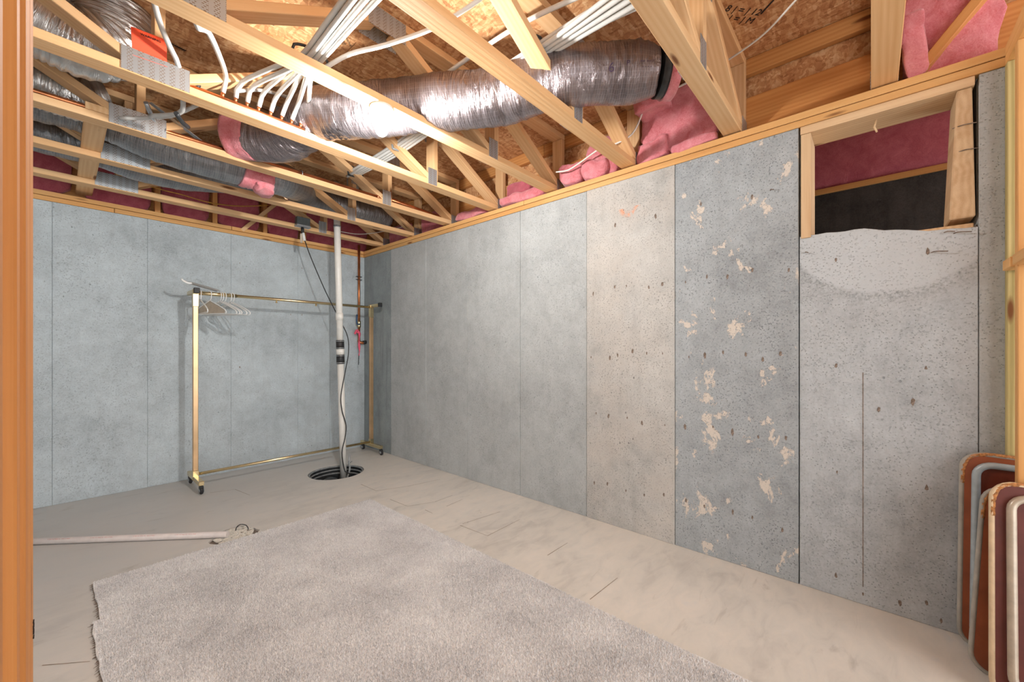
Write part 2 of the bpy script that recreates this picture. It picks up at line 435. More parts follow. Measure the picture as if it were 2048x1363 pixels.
def lathe(name, prof, mat, parent, M, seg=24):
    bm = bmesh.new(); rings = []
    for (r, z) in prof:
        rings.append([bm.verts.new((r * math.cos(2 * math.pi * k / seg), r * math.sin(2 * math.pi * k / seg), z)) for k in range(seg)])
    for a, b in zip(rings, rings[1:]):
        for k in range(seg):
            f = bm.faces.new((a[k], a[(k + 1) % seg], b[(k + 1) % seg], b[k])); f.smooth = True
    bm.faces.new(list(reversed(rings[0]))); bm.faces.new(rings[-1])
    bmesh.ops.remove_doubles(bm, verts=bm.verts[:], dist=1e-5)
    bmesh.ops.recalc_face_normals(bm, faces=bm.faces[:])
    return obj(name, bm, mat, parent, M=M)
def text(name, body, size, M, mat, parent, align='CENTER'):
    c = D.curves.new(name, 'FONT'); c.body = body; c.size = size; c.align_x = align; c.align_y = 'CENTER'
    c.extrude = 0.0006; c.materials.append(mat)
    tmp = D.objects.new('tmp', c); me = D.meshes.new_from_object(tmp); D.objects.remove(tmp); D.curves.remove(c)
    return link(name, me, M, parent)
def frame(o, x, y):
    x = V(x).normalized(); y = V(y); y = (y - x * y.dot(x)).normalized(); z = x.cross(y)
    M = Matrix((x, y, z)).transposed().to_4x4(); M.translation = V(o); return M
def lump(name, lo, hi, mat, parent=None, amp=0.025, cuts=7, freq=7.0, seed=0):
    """soft batt: rounded box pushed about by noise"""
    lo = V(lo); hi = V(hi); c = (lo + hi) / 2; d = hi - lo
    bm = bmesh.new(); bmesh.ops.create_cube(bm, size=1.0)
    bmesh.ops.subdivide_edges(bm, edges=bm.edges[:], cuts=cuts, use_grid_fill=True)
    so = V((seed * 3.1, seed * 1.7, seed * 2.3))
    for v in bm.verts:
        q = v.co * 2; ln = (abs(q.x) ** 6 + abs(q.y) ** 6 + abs(q.z) ** 6) ** (1 / 6)
        q = q / max(ln, 1e-6) * max(abs(q.x), abs(q.y), abs(q.z))
        p = V((q.x * d.x / 2, q.y * d.y / 2, q.z * d.z / 2))
        nv = noise.noise_vector((p + c) * freq + so) * amp + noise.noise_vector((p + c) * freq * 3 + so) * amp * 0.4
        v.co = p + nv
    for f in bm.faces: f.smooth = True
    return obj(name, bm, mat, parent, M=Matrix.Translation(c))

# ------------------------------------------------------------------ floor
PIT = V((1.76, 3.80, 0)); PITR = 0.245
HOLE = at(470, 1067, z=0)
def floor_mesh():
    bm = bmesh.new()
    def loop(pts):
        vs = [bm.verts.new(p) for p in pts]
        for a, b in zip(vs, vs[1:] + vs[:1]): bm.edges.new((a, b))
        return vs
    loop([(-2.6, -2.8, 0), (4.0, -2.8, 0), (4.0, 4.9, 0), (-2.6, 4.9, 0)])
    c1 = [PIT + V((math.cos(a) * PITR, math.sin(a) * PITR, 0)) for a in [2 * math.pi * k / 48 for k in range(48)]]
    loop(c1)
    global HPTS
    HPTS = []
    ax = V((0.62, -0.78, 0)); ay = V((0.78, 0.62, 0))
    for k in range(26):
        a = 2 * math.pi * k / 26; w = 1 + 0.16 * math.sin(3 * a + 1) + random.uniform(-.07, .07)
        HPTS.append(HOLE + ax * math.cos(a) * 0.118 * w + ay * math.sin(a) * 0.125 * w)
    loop(HPTS)
    bmesh.ops.triangle_fill(bm, use_beauty=True, use_dissolve=False, edges=bm.edges[:])
    for ring in (c1, HPTS):
        n = len(ring)
        for k in range(n):
            a, b = ring[k], ring[(k + 1) % n]
            bm.faces.new([bm.verts.new(q) for q in (a, b, b - V((0, 0, .1)), a - V((0, 0, .1)))])
    bmesh.ops.remove_doubles(bm, verts=bm.verts[:], dist=1e-5)
    for f in bm.faces:
        if abs(f.normal.z) > 0.5 and f.normal.z < 0: f.normal_flip()
    return bm
fl = obj('floor', floor_mesh(), M_FLOOR); tag(fl, kind='structure')

def scored(pts, w=.0022):
    bm = bmesh.new(); P = [at(px, py, z=0) for px, py in pts]
    for a, b in zip(P, P[1:]):
        d = (b - a).normalized(); n = V((-d.y, d.x, 0)) * w
        bm_ = [bm.verts.new(q + V((0, 0, .0006))) for q in (a - n, b - n * .6, b + n * .6, a + n)]
        bm.faces.new(bm_)
    obj('scored_line', bm, M_SCORE, fl)
for pts in (((722, 968), (752, 981), (815, 972), (880, 958)), ((780, 998), (815, 1012), (870, 1003), (905, 990)), ((850, 1019), (865, 1026)), ((893, 1012), (925, 998)),
            ((920, 1050), (975, 1071), (1040, 1038)), ((925, 1047), (1000, 1023)), ((1095, 1110), (1135, 1085)), ((1180, 1198), (1235, 1155)), ((420, 985), (470, 978), (500, 990)), ((84, 1330), (180, 1322))):
    scored(pts)
# ------------------------------------------------------------------ walls
def slab(name, boxes, mat, parent=None):
    bm = bmesh.new()
    for lo, hi in boxes: bm_box(bm, lo, hi)
    return obj(name, bm, mat, parent)
def scar(parent, p, n, s, mat=M_RUST):
    """snapped form tie with a chipped pocket around it"""
    bm = bmesh.new(); bmesh.ops.create_icosphere(bm, subdivisions=1, radius=1)
    for v in bm.verts:
        k = random.uniform(0.6, 1.15); v.co = V((v.co.x * s * 0.55 * k, v.co.y * s * 0.55 * k, v.co.z * s * 1.25 * k))
        if abs(n[0]) > 0.5: v.co.x *= 0.3
        else: v.co.y *= 0.3
    return obj('form_tie', bm, mat, parent, M=Matrix.Translation(p))
# back wall
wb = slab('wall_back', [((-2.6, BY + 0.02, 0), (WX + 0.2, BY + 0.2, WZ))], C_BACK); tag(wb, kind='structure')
seams = [-2.0, -1.1, -0.03, back_x(295), back_x(462), back_x(596), back_x(660), WX + 0.02]
def panel(parent, ax, lo, hi, z0, z1, face, mat, top=None, gap=0.0015, back=0.05):
    """one form panel of a cast wall, front edges eased so that the joint reads"""
    bm = bmesh.new(); n = 12
    if ax == 'x':
        bm_box(bm, (lo + gap, face, z0), (hi - gap, face + back, z1), 0.0022)
    else:
        bm_box(bm, (face, lo + gap, z0), (face + back, hi - gap, z1), 0.0022)
    if top:
        bmesh.ops.subdivide_edges(bm, edges=[e for e in bm.edges if abs(e.verts[0].co.y - e.verts[1].co.y) > 0.2], cuts=16)
        for v in bm.verts:
            if v.co.z > z1 - 0.01: v.co.z += top(v.co.y)
    return obj('panel', bm, mat, parent)
for i, (a, b) in enumerate(zip(seams, seams[1:])):
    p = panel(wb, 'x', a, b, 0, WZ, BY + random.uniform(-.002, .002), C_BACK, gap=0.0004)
    for zz in (0.42, 0.98, 1.52, 2.02):
        for xx in (a + 0.12 * (b - a), b - 0.12 * (b - a)):
            if -0.05 < xx < 2.4: scar(p, (xx, BY + 0.001, zz + random.uniform(-.03, .03)), (0, 1, 0), random.uniform(.006, .01), M_RUST if random.random() < .5 else C_BACK)
# right wall with the opening
OY0, OY1, OZ = wall_y(1957), wall_y(1599), 1.70
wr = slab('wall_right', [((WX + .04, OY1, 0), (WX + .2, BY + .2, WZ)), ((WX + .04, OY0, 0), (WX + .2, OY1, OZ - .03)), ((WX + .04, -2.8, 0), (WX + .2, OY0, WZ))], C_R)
tag(wr, kind='structure')
ry = [BY] + [wall_y(p) for p in (782, 852, 935, 1040, 1173.5, 1350, 1598)]
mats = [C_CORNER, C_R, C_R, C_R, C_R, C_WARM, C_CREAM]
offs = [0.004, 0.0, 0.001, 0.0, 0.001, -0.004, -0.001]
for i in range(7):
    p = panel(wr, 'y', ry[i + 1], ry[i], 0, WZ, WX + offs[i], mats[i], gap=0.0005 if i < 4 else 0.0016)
    if i >= 5:
        for zz, nn in ((1.98, 1), (1.57, 4), (1.13, 5), (0.71, 4), (0.27, 4)):
            for k in range(nn + 1):
                yy = ry[i + 1] + (ry[i] - ry[i + 1]) * ((k + 0.6 + random.uniform(-.25, .25)) / (nn + 1.2))
                if ry[i + 1] + .02 < yy < ry[i] - .02:
                    scar(p, (WX + offs[i] - .001, yy, zz + random.uniform(-.025, .025)), (1, 0, 0), random.uniform(.007, .017))
    elif i > 0:
        for zz in (0.35, 0.92, 1.42, 1.92):
            for yy in (ry[i + 1] + .1 * (ry[i] - ry[i + 1]), ry[i] - .12 * (ry[i] - ry[i + 1])):
                scar(p, (WX + .0015, yy, zz + random.uniform(-.03, .03)), (1, 0, 0), random.uniform(.004, .007), C_R)
topf = lambda y: 0.012 * math.sin(y * 9) + 0.008 * noise.noise(V((y * 14, 0, 0))) - (0.05 * max(0, min(1, (0.0 - y) / 0.3)))
YS = wall_y(1726)
p = p2 = p3 = panel(wr, 'y', OY0, OY1, 0, OZ + .012, WX, C_WIN, top=topf, gap=0.0008, back=.2)
bm = bmesh.new(); bm_box(bm, (WX - .0012, YS - .0016, .08), (WX + .01, YS + .0016, 1.06), .0006); obj('seam_fin', bm, M_RUST, wr)
for px, py in ((1672, 519), (1855, 503), (1672, 730), (1852, 735), (1757, 818), (1826, 803)):
    q = at(px, py, x=WX); scar(p3 if py < 740 else p2, q - V((.001, 0, 0)), (1, 0, 0), random.uniform(.009, .014))
for px, py in ((1674, 943), (1853, 975), (1672, 1150), (1726, 1187), (1800, 1205), (1853, 1205), (1882, 1240)):
    q = at(px, py, x=WX); scar(p2 if px > 1726 else p, q - V((.0, 0, 0)), (1, 0, 0), random.uniform(.007, .014))
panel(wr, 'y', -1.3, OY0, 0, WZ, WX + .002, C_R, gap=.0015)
# bent nail stubs sticking out under the opening
for px, py, dy in ((1860, 505, -.05), (1887, 465, -.03), (1905, 467, -.05), (1610, 505, -.015), (1540, 381, -.02)):
    q = at(px, py, x=WX); tube('nail', [q + V((.01, 0, 0)), q + V((-.018, dy * .3, 0)), q + V((-.024, dy, -.006))], .0022, M_RUST, wr, seg=6, step=.01)
# sill plates
for k, z in enumerate((WZ, WZ + CK)):
    board('sill_plate', (WX + .09, -1.6, z + CK / 2), (WX + .09, 2.05 if k else 2.9, z + CK / 2), .184, CK - .0035, W_PLATE, wr, (1, 0, 0))
    board('sill_plate', (WX + .09, 2.053 if k else 2.903, z + CK / 2), (WX + .09, BY + .19, z + CK / 2), .184, CK - .0035, W_PLATE, wr, (1, 0, 0))
    board('sill_plate', (-2.4, BY + .092, z + CK / 2), (1.1 if k else .3, BY + .092, z + CK / 2), .184, CK - .0035, W_PLATE, wb, (0, 1, 0))
    board('sill_plate', (1.103 if k else .303, BY + .092, z + CK / 2), (WX - .004, BY + .092, z + CK / 2), .184, CK - .0035, W_PLATE, wb, (0, 1, 0))
# rim of the right wall: top ribbon, strand board strip and lower rim board
RX = WX + .13
slab('rim_sheathing', [((RX + .045, -1.6, PZ), (RX + .06, BY + .2, CT))], M_OSB, wr)
for a, b in ((-1.6, 1.95), (1.953, BY + .05)):
    board('rim_board', (RX + .021, a, PZ + .12), (RX + .021, b, PZ + .12), .236, .038, W_DARK, wr, (0, 0, 1))
    board('rim_ribbon', (RX + .02, a, CT - .047), (RX + .02, b, CT - .047), .089, .038, W_DARK, wr, (0, 0, 1))
board('rim_board', (-2.4, BY + .165, PZ + .22), (WX + .2, BY + .165, PZ + .22), .44, .03, W_DARK, wb, (0, 0, 1))

# ------------------------------------------------------------------ opening frame and the space beyond it
w1 = thing('window_1', (WX + .09, (OY0 + OY1) / 2, OZ), None, None); tag(w1, kind='structure')
board('header', (WX + .088, OY0 + .01, WZ - .021), (WX + .088, OY1 - .004, WZ - .021), .19, .038, W_BUCK, w1, (1, 0, 0))
board('jamb', (WX + .088, OY1 - .026, OZ + .012), (WX + .088, OY1 - .026, WZ - .042), .19, .04, W_BUCK, w1, (1, 0, 0))
bm = bmesh.new(); bm_box(bm, (-.10, -.036, -.262), (.085, .036, .262), .004)
for v in bm.verts:
    if v.co.z > 0.2 and v.co.x > -0.2 and v.co.y > 0: v.co.y -= .03; v.co.z -= .0
obj('jamb', bm, W_BUCK, w1, M=Matrix.Translation((WX + .10, OY0 + .048, OZ + .262)) @ Matrix.Rotation(R(-1.0), 4, 'X'))
bm = bmesh.new(); bm_box(bm, (WX + .015, OY0 + .01, OZ - .06), (WX + .19, OY0 + .30, OZ - .022), .003)
obj('sill', bm, W_BUCK, w1)
tube('splinter', [(WX + .05, -.02, WZ - .045), (WX + .045, -.012, WZ - .08), (WX + .03, -.02, WZ - .11)], .004, W_BUCK, w1, seg=5, step=.02)
for px, py in ((1927, 250), (1930, 300)):
    q = at(px, py, x=WX - .002); tube('nail', [q + V((.01, .03, 0)), q + V((-.004, 0, 0)), q + V((-.006, -.035, -.004))], .002, M_RUST, w1, seg=6, step=.02)
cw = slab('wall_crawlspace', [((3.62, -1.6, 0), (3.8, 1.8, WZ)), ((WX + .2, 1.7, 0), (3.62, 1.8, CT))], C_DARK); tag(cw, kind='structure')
board('sill_plate', (3.70, -1.6, WZ + .02), (3.70, 1.7, WZ + .02), .19, .038, W_DARK, cw, (1, 0, 0))
board('rim_board', (3.80, -1.6, WZ + .30), (3.80, 1.7, WZ + .30), .5, .03, W_DARK, cw, (0, 0, 1))
board('joist', (3.45, -1.5, CT - .05), (3.45, 1.6, CT - .05), .089, .038, W_DARK, cw, (0, 0, 1))
bt = lump('insulation_batt', (3.60, -1.4, WZ + .04), (3.78, 1.6, CT - .14), M_PINKD, amp=.02, cuts=9, seed=4)
tag(bt, 'dark pink insulation batt deep inside the wall opening', 'insulation')

# ------------------------------------------------------------------ subfloor overhead
ce = slab('ceiling', [((-2.6, -2.8, CT + .018), (4.0, 4.9, CT + .04))], M_OSB); tag(ce, kind='structure')
rowsy = [-2.8, -1.6, -.385, .833, 2.053, 3.272, 4.49, 4.9]
for r_, (a, b) in enumerate(zip(rowsy, rowsy[1:])):
    off = -2.6 if r_ % 2 else -3.82
    x = off
    while x < 4.0:
        lo, hi = max(x, -2.6), min(x + 2.438, 4.0)
        if hi > lo + .05: box('panel', (lo + .0015, a + .0015, CT), (hi - .0015, b - .0015, CT + .018), M_OSB, ce, 0.001)
        x += 2.438

# ------------------------------------------------------------------ floor trusses
XL, XR = -2.3, WX + .125
def plate_at(tr, x, y, z, w, h):
    bm = bmesh.new(); bm_box(bm, (-w / 2, -.0012, -h / 2), (w / 2, .0012, h / 2))
    return obj('nail_plate', bm, M_NAIL, tr, M=Matrix.Translation((x, y, z)))
tlabels = [
 'pine floor truss nearest the camera, its end on the plate above the wall opening',
 'pine floor truss beside the bare rim, second from the front of the ceiling',
 'pine floor truss crossing over the patched concrete panels, third from the front',
 'pine floor truss that carries the bare bulb fixture',
 'pine floor truss with the copper manifold lying along its lower chord',
 'pine floor truss with a long copper pipe clipped along its lower chord',
 'pine floor truss just above the top of the white discharge pipe',
 'pine floor truss nearest the back wall with the grey outlet box on it']
trusses = []
for i, yf in enumerate(TY):
    yc = yf - CW / 2
    tr = thing('floor_truss', (0, yc, CB), tlabels[i], 'truss', 'floor trusses under the subfloor')
    trusses.append(tr)
    zb = CB + CK / 2; zt = CT - CK / 2 - .002
    board('bottom_chord', (XL, yc, zb), (XR, yc, zb), CW, CK, W_TRUSS, tr)
    board('top_chord', (XL, yc, zt), (XR, yc, zt), CW, CK, W_TRUSS, tr)
    zl, zh = CB + CK + .002, CT - CK - .004
    def web(x0, z0, x1, z1): board('web', (x0, yc, z0), (x1, yc, z1), CW, CK, W_TRUSS, tr)
    web(XR - .075, zl + .012, JB[0] + .06, zh - .008)         # bearing diagonal
    web(JB[0], zl, JB[0], zh)                            # vertical
    web(JB[0] - .055, zl + .012, JT[0] + .05, zh - .012)
    web(JB[1] + .075, zl + .012, JT[0] - .05, zh - .012)
    web(JB[1] + .01, zl, JB[1] + .01, zh)
    web(JB[1] - .055, zl + .012, JT[1] + .05, zh - .012)
    web(JB[2] + .06, zl + .012, JT[1] - .05, zh - .012)
    board('end_post', (XR - .02, yc, zl), (XR - .02, yc, zh), CW, CK, W_TRUSS, tr)
    for yy in (yf - CW - .0015, yf + .0015):
        plate_at(tr, JB[0] - .03, yy, CB + .06, .075, .115)
        plate_at(tr, JB[1], yy, CB + .055, .23, .10)
        plate_at(tr, JT[0], yy, CT - .06, .20, .10)
        plate_at(tr, JB[0] + .03, yy, CT - .06, .12, .10)
        plate_at(tr, XR - .05, yy, CB + .05, .10, .08)
# flat 2x4 scabs standing against the two rear trusses and the back rim
sbk = board('strongback', (.135, TY[5] - CW, CB + CK + .019), (.135, BY + .13, CB + CK + .019), .09, CK - .002, W_TRUSS, None, (1, 0, 0))
tag(sbk, 'flat pine board lying across the rear truss chords near the left studs', 'board')
board('brace', at(482, 462, y=BY + .03), at(566, 396, y=BY + .03), .06, .036, W_TRUSS, wb, (0, 1, 0))
for px in (314, 428, 528, 606, 676):
    x = at(px, 400, y=BY + .06).x
    board('blocking', (x, BY + .05, PZ), (x, BY + .05, CT - .01), .06, CK, W_DARK, wb, (0, 1, 0))
br = board('brace', at(1822, 168, x=WX + .075) + V((0, 0, .0)), at(1985, -30, x=WX + .075), .089, .038, W_DARK, None, (1, 0, 0))
tag(br, 'brown diagonal lumber brace in front of pink insulation above the opening', 'brace')

# ------------------------------------------------------------------ stud partitions
wf = thing('wall_front', (1.6, -.43, 0), None, None); tag(wf, kind='structure')
PY0, PY1 = -.389, -.478
pyc = (PY0 + PY1) / 2
board('stud', (WX - .019, pyc, .04), (WX - .019, pyc, WZ), .089, .038, W_TREAT, wf, (0, 1, 0))
for x in (2.283, 1.88, 1.47): board('stud', (x, pyc, .04), (x, pyc, WZ), .089, .038, W_STUD, wf, (0, 1, 0))
for z in (WZ, WZ + CK): board('top_plate', (1.2, pyc, z + CK / 2), (WX - .004, pyc, z + CK / 2), .089, .0375, W_PLATE, wf, (0, 1, 0))
board('bottom_plate', (1.2, pyc, .019), (WX - .01, pyc, .019), .089, .038, W_TREAT, wf, (0, 1, 0))
zb = at(2030, 522, y=PY0).z
for x0, x1 in ((1.9, 2.263), (2.303, WX - .04)):
    board('blocking', (x0, pyc + .012, zb), (x1, pyc + .012, zb), .089, .038, W_PLATE, wf, (0, 1, 0))
wl = thing('wall_left', (-.065, .5, 0), None, None); tag(wl, kind='structure')
for (y0, y1, xf) in ((.30, .362, -.020), (.475, .512, -.020), (.600, .686, -.020), (.690, .770, -.020)):
    board('stud', (xf - .045, (y0 + y1) / 2, .04), (xf - .045, (y0 + y1) / 2, CB - .04), y1 - y0, .089, W_LEFT, wl, (0, 1, 0), bev=.0015)
board('bottom_plate', (-.065, .28, .019), (-.065, .78, .019), .089, .038, W_PLATE, wl, (1, 0, 0))
board('top_plate', (-.065, .2, CB - .02), (-.065, .80, CB - .02), .089, .038, W_PLATE, wl, (1, 0, 0))
q = at(65, 1262, x=-.0195)
text('ink_mark', '1021', .012, frame(V((-.0192, .735, at(66, 1262, x=-.0195).z)), (0, 0, 1), (0, -1, 0)), M_INK, wl)

ws = slab('wall_light_block', [((-2.75, -2.8, 0), (-2.6, 4.9, CT))], C_BACK); tag(ws, kind='structure')  # unseen wall, added to keep ambient light from the left off the back wall

# ------------------------------------------------------------------ insulation batts
def batt(lo, hi, label, amp=.03, mat=M_PINK, seed=1, cuts=8, freq=7):
    return tag(lump('insulation_batt', lo, hi, mat, None, amp, cuts, freq, seed), label, 'insulation', 'pink insulation along the rim')
bx = [-.9, .10, at(314, 400, y=BY + .06).x, at(428, 400, y=BY + .06).x, at(528, 400, y=BY + .06).x, at(606, 400, y=BY + .06).x, at(676, 400, y=BY + .06).x, WX + .12]
blab = ['dark pink batt above the back wall at the stud partition end', 'pink batt above the back wall left of the first brown block',
 'pink batt above the back wall between first and second brown blocks', 'pink batt above the back wall, behind the thin yellow cable',
 'pink batt above the back wall left of the grey outlet box', 'pink batt above the back wall behind the grey outlet box', 'pink batt above the corner with the copper drop pipe']
for k in range(7):
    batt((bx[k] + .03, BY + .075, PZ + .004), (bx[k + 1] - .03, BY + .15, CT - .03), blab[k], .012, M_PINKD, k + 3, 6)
def bay(i): return TY[i] + .01, TY[i + 1] - CW - .01
a, b = bay(1)
big = batt((WX + .02, a + .02, PZ + .02), (WX + .125, b - .02, CT - .05), 'large pink insulation batt bulging beside the marked end of the insulated duct', .035, seed=2, cuts=10)
batt((WX + .005, a + .30, PZ + .004), (WX + .10, b - .005, PZ + .13), 'small pink clump on the plate at the foot of the large batt', .03, seed=9)
batt((WX - .005, a + .02, PZ + .003), (WX + .06, a + .28, PZ + .05), 'thin pink roll lying along the plate under the large batt', .016, seed=21)
batt((WX - .12, a + .28, PZ + .26), (WX + .10, b - .03, PZ + .38), 'torn pink tuft hanging below the duct collar', .035, seed=22)
a, b = bay(2)
batt((WX + .03, a + .05, PZ + .01), (WX + .12, a + .30, PZ + .27), 'pink batt standing at the rim behind the white cable', .03, seed=5)
batt((WX + .0, a + .10, PZ + .006), (WX + .09, a + .28, PZ + .14), 'blocky pink insulation chunk on the plate under the white cable', .028, seed=6)
batt((WX + .0, a + .30, PZ + .006), (WX + .12, b - .03, PZ + .17), 'pink chunk next to the reddish end post on the plate', .03, seed=7)
a, b = bay(3)
batt((WX + .0, a + .03, PZ + .004), (WX + .12, b - .02, PZ + .085), 'pale pink slab of insulation lying on the plate past the bulb truss', .022, seed=8)
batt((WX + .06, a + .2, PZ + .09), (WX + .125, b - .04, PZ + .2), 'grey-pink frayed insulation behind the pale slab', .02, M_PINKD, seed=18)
a, b = bay(4)
batt((WX + .0, a + .02, PZ + .004), (WX + .12, b - .06, PZ + .075), 'pink strip of insulation on the plate at the end of the manifold truss', .022, seed=10)
a, b = bay(5)
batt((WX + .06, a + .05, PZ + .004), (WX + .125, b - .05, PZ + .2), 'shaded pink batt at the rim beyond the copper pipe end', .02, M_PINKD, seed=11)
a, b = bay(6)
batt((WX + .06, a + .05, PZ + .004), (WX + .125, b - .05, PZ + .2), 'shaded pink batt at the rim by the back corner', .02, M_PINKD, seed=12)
batt((WX + .075, -.40, PZ + .01), (WX + .13, -.10, CT - .03), 'pink batt behind the brown diagonal brace', .03, seed=13, cuts=10)
batt((WX + .01, -.175, PZ + .008), (WX + .07, -.105, PZ + .30), 'folded pink strip between the brace and the front truss', .022, seed=14)

# ------------------------------------------------------------------ ducts
def duct(name, pts, r, mat, label, parent=None, seg=28, step=.02, amp=.05, cat='duct', ribs=None, seed=0, tp=False):
    def rf(s, a, t):
        if ribs:
            k = r * (1 + .075 * abs(math.sin(math.pi * (s / ribs + a / (2 * math.pi)))) + .03 * noise.noise(V((s * 9, math.cos(a), math.sin(a) + seed))))
        else:
            ph = s * 24 + 1.6 * math.sin(a + s * 2.3 + seed) + .7 * math.sin(a * 3 + s * 5)
            w = noise.noise(V((ph, math.cos(a) * .9, math.sin(a) * .9 + seed)))
            w2 = noise.noise(V((s * 6, math.cos(a) * 1.3 + seed, math.sin(a) * 1.3)))
            gate = .35 + .65 * max(0, min(1, .5 + 1.6 * noise.noise(V((s * 3.1, math.cos(a) + seed, math.sin(a))))))
            if tp: amp_t = min(1, .80 + s / .10 * .2)
            else: amp_t = 1
            k = r * amp_t * (1 + amp * gate * ((1 - min(1, abs(w) * 3.2)) * .75 - .3) + amp * .9 * w2)
        return k
    o = tube(name, pts, r, mat, parent, seg, step, rf)
    return tag(o, label, cat) if label else o
dt = thing('insulated_duct', (1.68, 1.17, CB), 'long grey foil insulated flex duct marked 6, winding past the bulb', 'duct')
E1 = V((1.97, .80, 2.535))
duct('jacket', [E1, (1.86, .95, 2.54), (1.68, 1.17, 2.53), (1.54, 1.48, 2.50), (1.33, 1.80, 2.495), (1.10, 2.10, 2.47), (1.00, 2.40, 2.52), (.93, 2.72, 2.47), (.80, 2.93, 2.50)], .137, M_FOIL, None, dt, 40, .012, .09, tp=True)
tube('end_collar', [E1 + V((.005, -.006, 0)), E1 + V((.045, -.05, 0))], .112, M_DKPL, dt, 28, straight=True)
tube('exposed_insulation', [E1 + V((.03, -.033, 0)), E1 + V((.062, -.068, 0))], .120, M_PINK, dt, 28, straight=True)
tube('metal_boot', [E1 + V((.05, -.055, 0)), E1 + V((.075, -.06, .06)), E1 + V((.08, -.055, .25))], .05, M_GALV, dt, 20, .02)
duct('sleeve', [(.83, 2.885, 2.495), (.78, 2.95, 2.502), (.74, 3.0, 2.505)], .142, M_PINK, None, dt, 28, .015, .06)
# printing on the jacket
n_ = V((-.62, -.62, -.35)).normalized(); ax_ = V((.68, -.73, 0)).normalized()
def on_duct(f, ang):
    """point on the jacket near the marked end, f along it, ang below the horizontal"""
    c = V((1.86, .95, 2.54)).lerp(E1, f); d = (E1 - V((1.86, .95, 2.54))).normalized()
    side = V((-1, 0, 0)) - d * V((-1, 0, 0)).dot(d); side.normalize(); up = d.cross(side)
    if up.z < 0: up = -up
    nn = side * math.cos(ang) - up * math.sin(ang)
    return c + nn * .151, d, nn
q, d, nn = on_duct(-.25, R(22)); text('print_mark', '6', .055, frame(q, d, nn.cross(d)), M_INKP, dt)
q, d, nn = on_duct(.15, R(16))
bm = bmesh.new()
for pts in (((-.03, .022), (.035, .022), (.0, -.04)),):
    bm.faces.new([bm.verts.new((x, y, .001)) for x, y in pts])
bmesh.ops.inset_region(bm, faces=bm.faces[:], thickness=.007); bmesh.ops.delete(bm, geom=[f for f in bm.faces if len(f.verts) == 3 ], context='FACES')
obj('print_mark', bm, M_INKP, dt, M=frame(q, d, nn.cross(d)))
text('print_mark', 'P', .03, frame(q + nn * .001, d, nn.cross(d)), M_INKP, dt)
q, d, nn = on_duct(.62, R(18)); text('print_mark', '== ===\n- - - -', .02, frame(q, d, nn.cross(d)), M_INKP, dt)

d2 = thing('insulated_duct', (.6, 3.3, CB), 'grey insulated duct behind the copper pipe, split by a pink tear', 'duct')
duct('jacket', [(-1.6, 3.44, 2.545), (-.4, 3.44, 2.545), (.14, 3.44, 2.54), (.38, 3.40, 2.48), (.62, 3.36, 2.45), (.88, 3.34, 2.45)], .112, M_FOILG, None, d2, 36, .012, .075, seed=3)
duct('sleeve', [(.86, 3.33, 2.45), (.95, 3.335, 2.445), (1.04, 3.34, 2.45)], .12, M_PINK, None, d2, 28, .012, .14, seed=4)
duct('jacket', [(1.02, 3.34, 2.45), (1.14, 3.36, 2.46), (1.33, 3.6, 2.52), (1.56, 3.88, 2.55), (1.95, 3.93, 2.58), (2.38, 3.93, 2.60)], .12, M_FOILG, None, d2, 30, .014, .06, seed=5)
lump('torn_insulation', (.94, 3.24, 2.30), (1.06, 3.40, 2.36), M_PINK, d2, .03, 6, 12, 5)
duct('insulated_duct', [(-1.6, 3.95, 2.54), (-.1, 3.94, 2.53), (.14, 3.93, 2.53), (.4, 3.93, 2.49), (.65, 3.95, 2.51), (.95, 3.98, 2.58), (1.25, 4.0, 2.62)], .115, M_FOILG, 'slim grey insulated duct nearest the back wall, behind two truss chords', None, 30, .014, .06, seed=8)
duct('silver_duct', [(-1.7, 2.72, 2.645), (-.5, 2.72, 2.645), (-.12, 2.72, 2.61), (.06, 2.72, 2.575), (.155, 2.72, 2.63), (.178, 2.72, 2.72), (.178, 2.72, 2.795)], .14, M_MYLAR, 'large shiny silver corrugated duct bending up beside the orange tag', None, 40, .006, ribs=.022, seed=1)
duct('silver_duct', [(-1.7, 3.19, 2.56), (-.3, 3.19, 2.54), (.0, 3.19, 2.525), (.10, 3.19, 2.53), (.17, 3.19, 2.56)], .118, M_MYLAR, 'second shiny silver duct, lower, just above the copper pipe', None, 36, .007, ribs=.022, seed=2)

# ------------------------------------------------------------------ lamp
lx, ly = at(763, 240, y=TY[3] - .045).x, TY[3] - .046
lamp = thing('bulb_fixture', (lx, ly, CB), 'lit bare bulb in a white porcelain holder under a truss', 'lamp')
FL = Matrix.Translation((lx, ly, CB)) @ Matrix.Rotation(math.pi, 4, 'X')
lathe('base', [(.0, .0), (.056, .0), (.057, .006), (.054, .014), (.044, .02), (.030, .023), (0, .023)], M_PORC, lamp, FL, 36)
lathe('socket', [(.0, .02), (.026, .02), (.024, .036), (.020, .044), (0, .044)], M_PORC, lamp, FL, 28)
lathe('bulb', [(.0, .042), (.013, .043), (.0145, .058), (.019, .072), (.026, .086), (.0295, .10), (.0290, .112), (.025, .124), (.016, .133), (.006, .1368), (0, .137)], M_BULB, lamp, FL, 24)

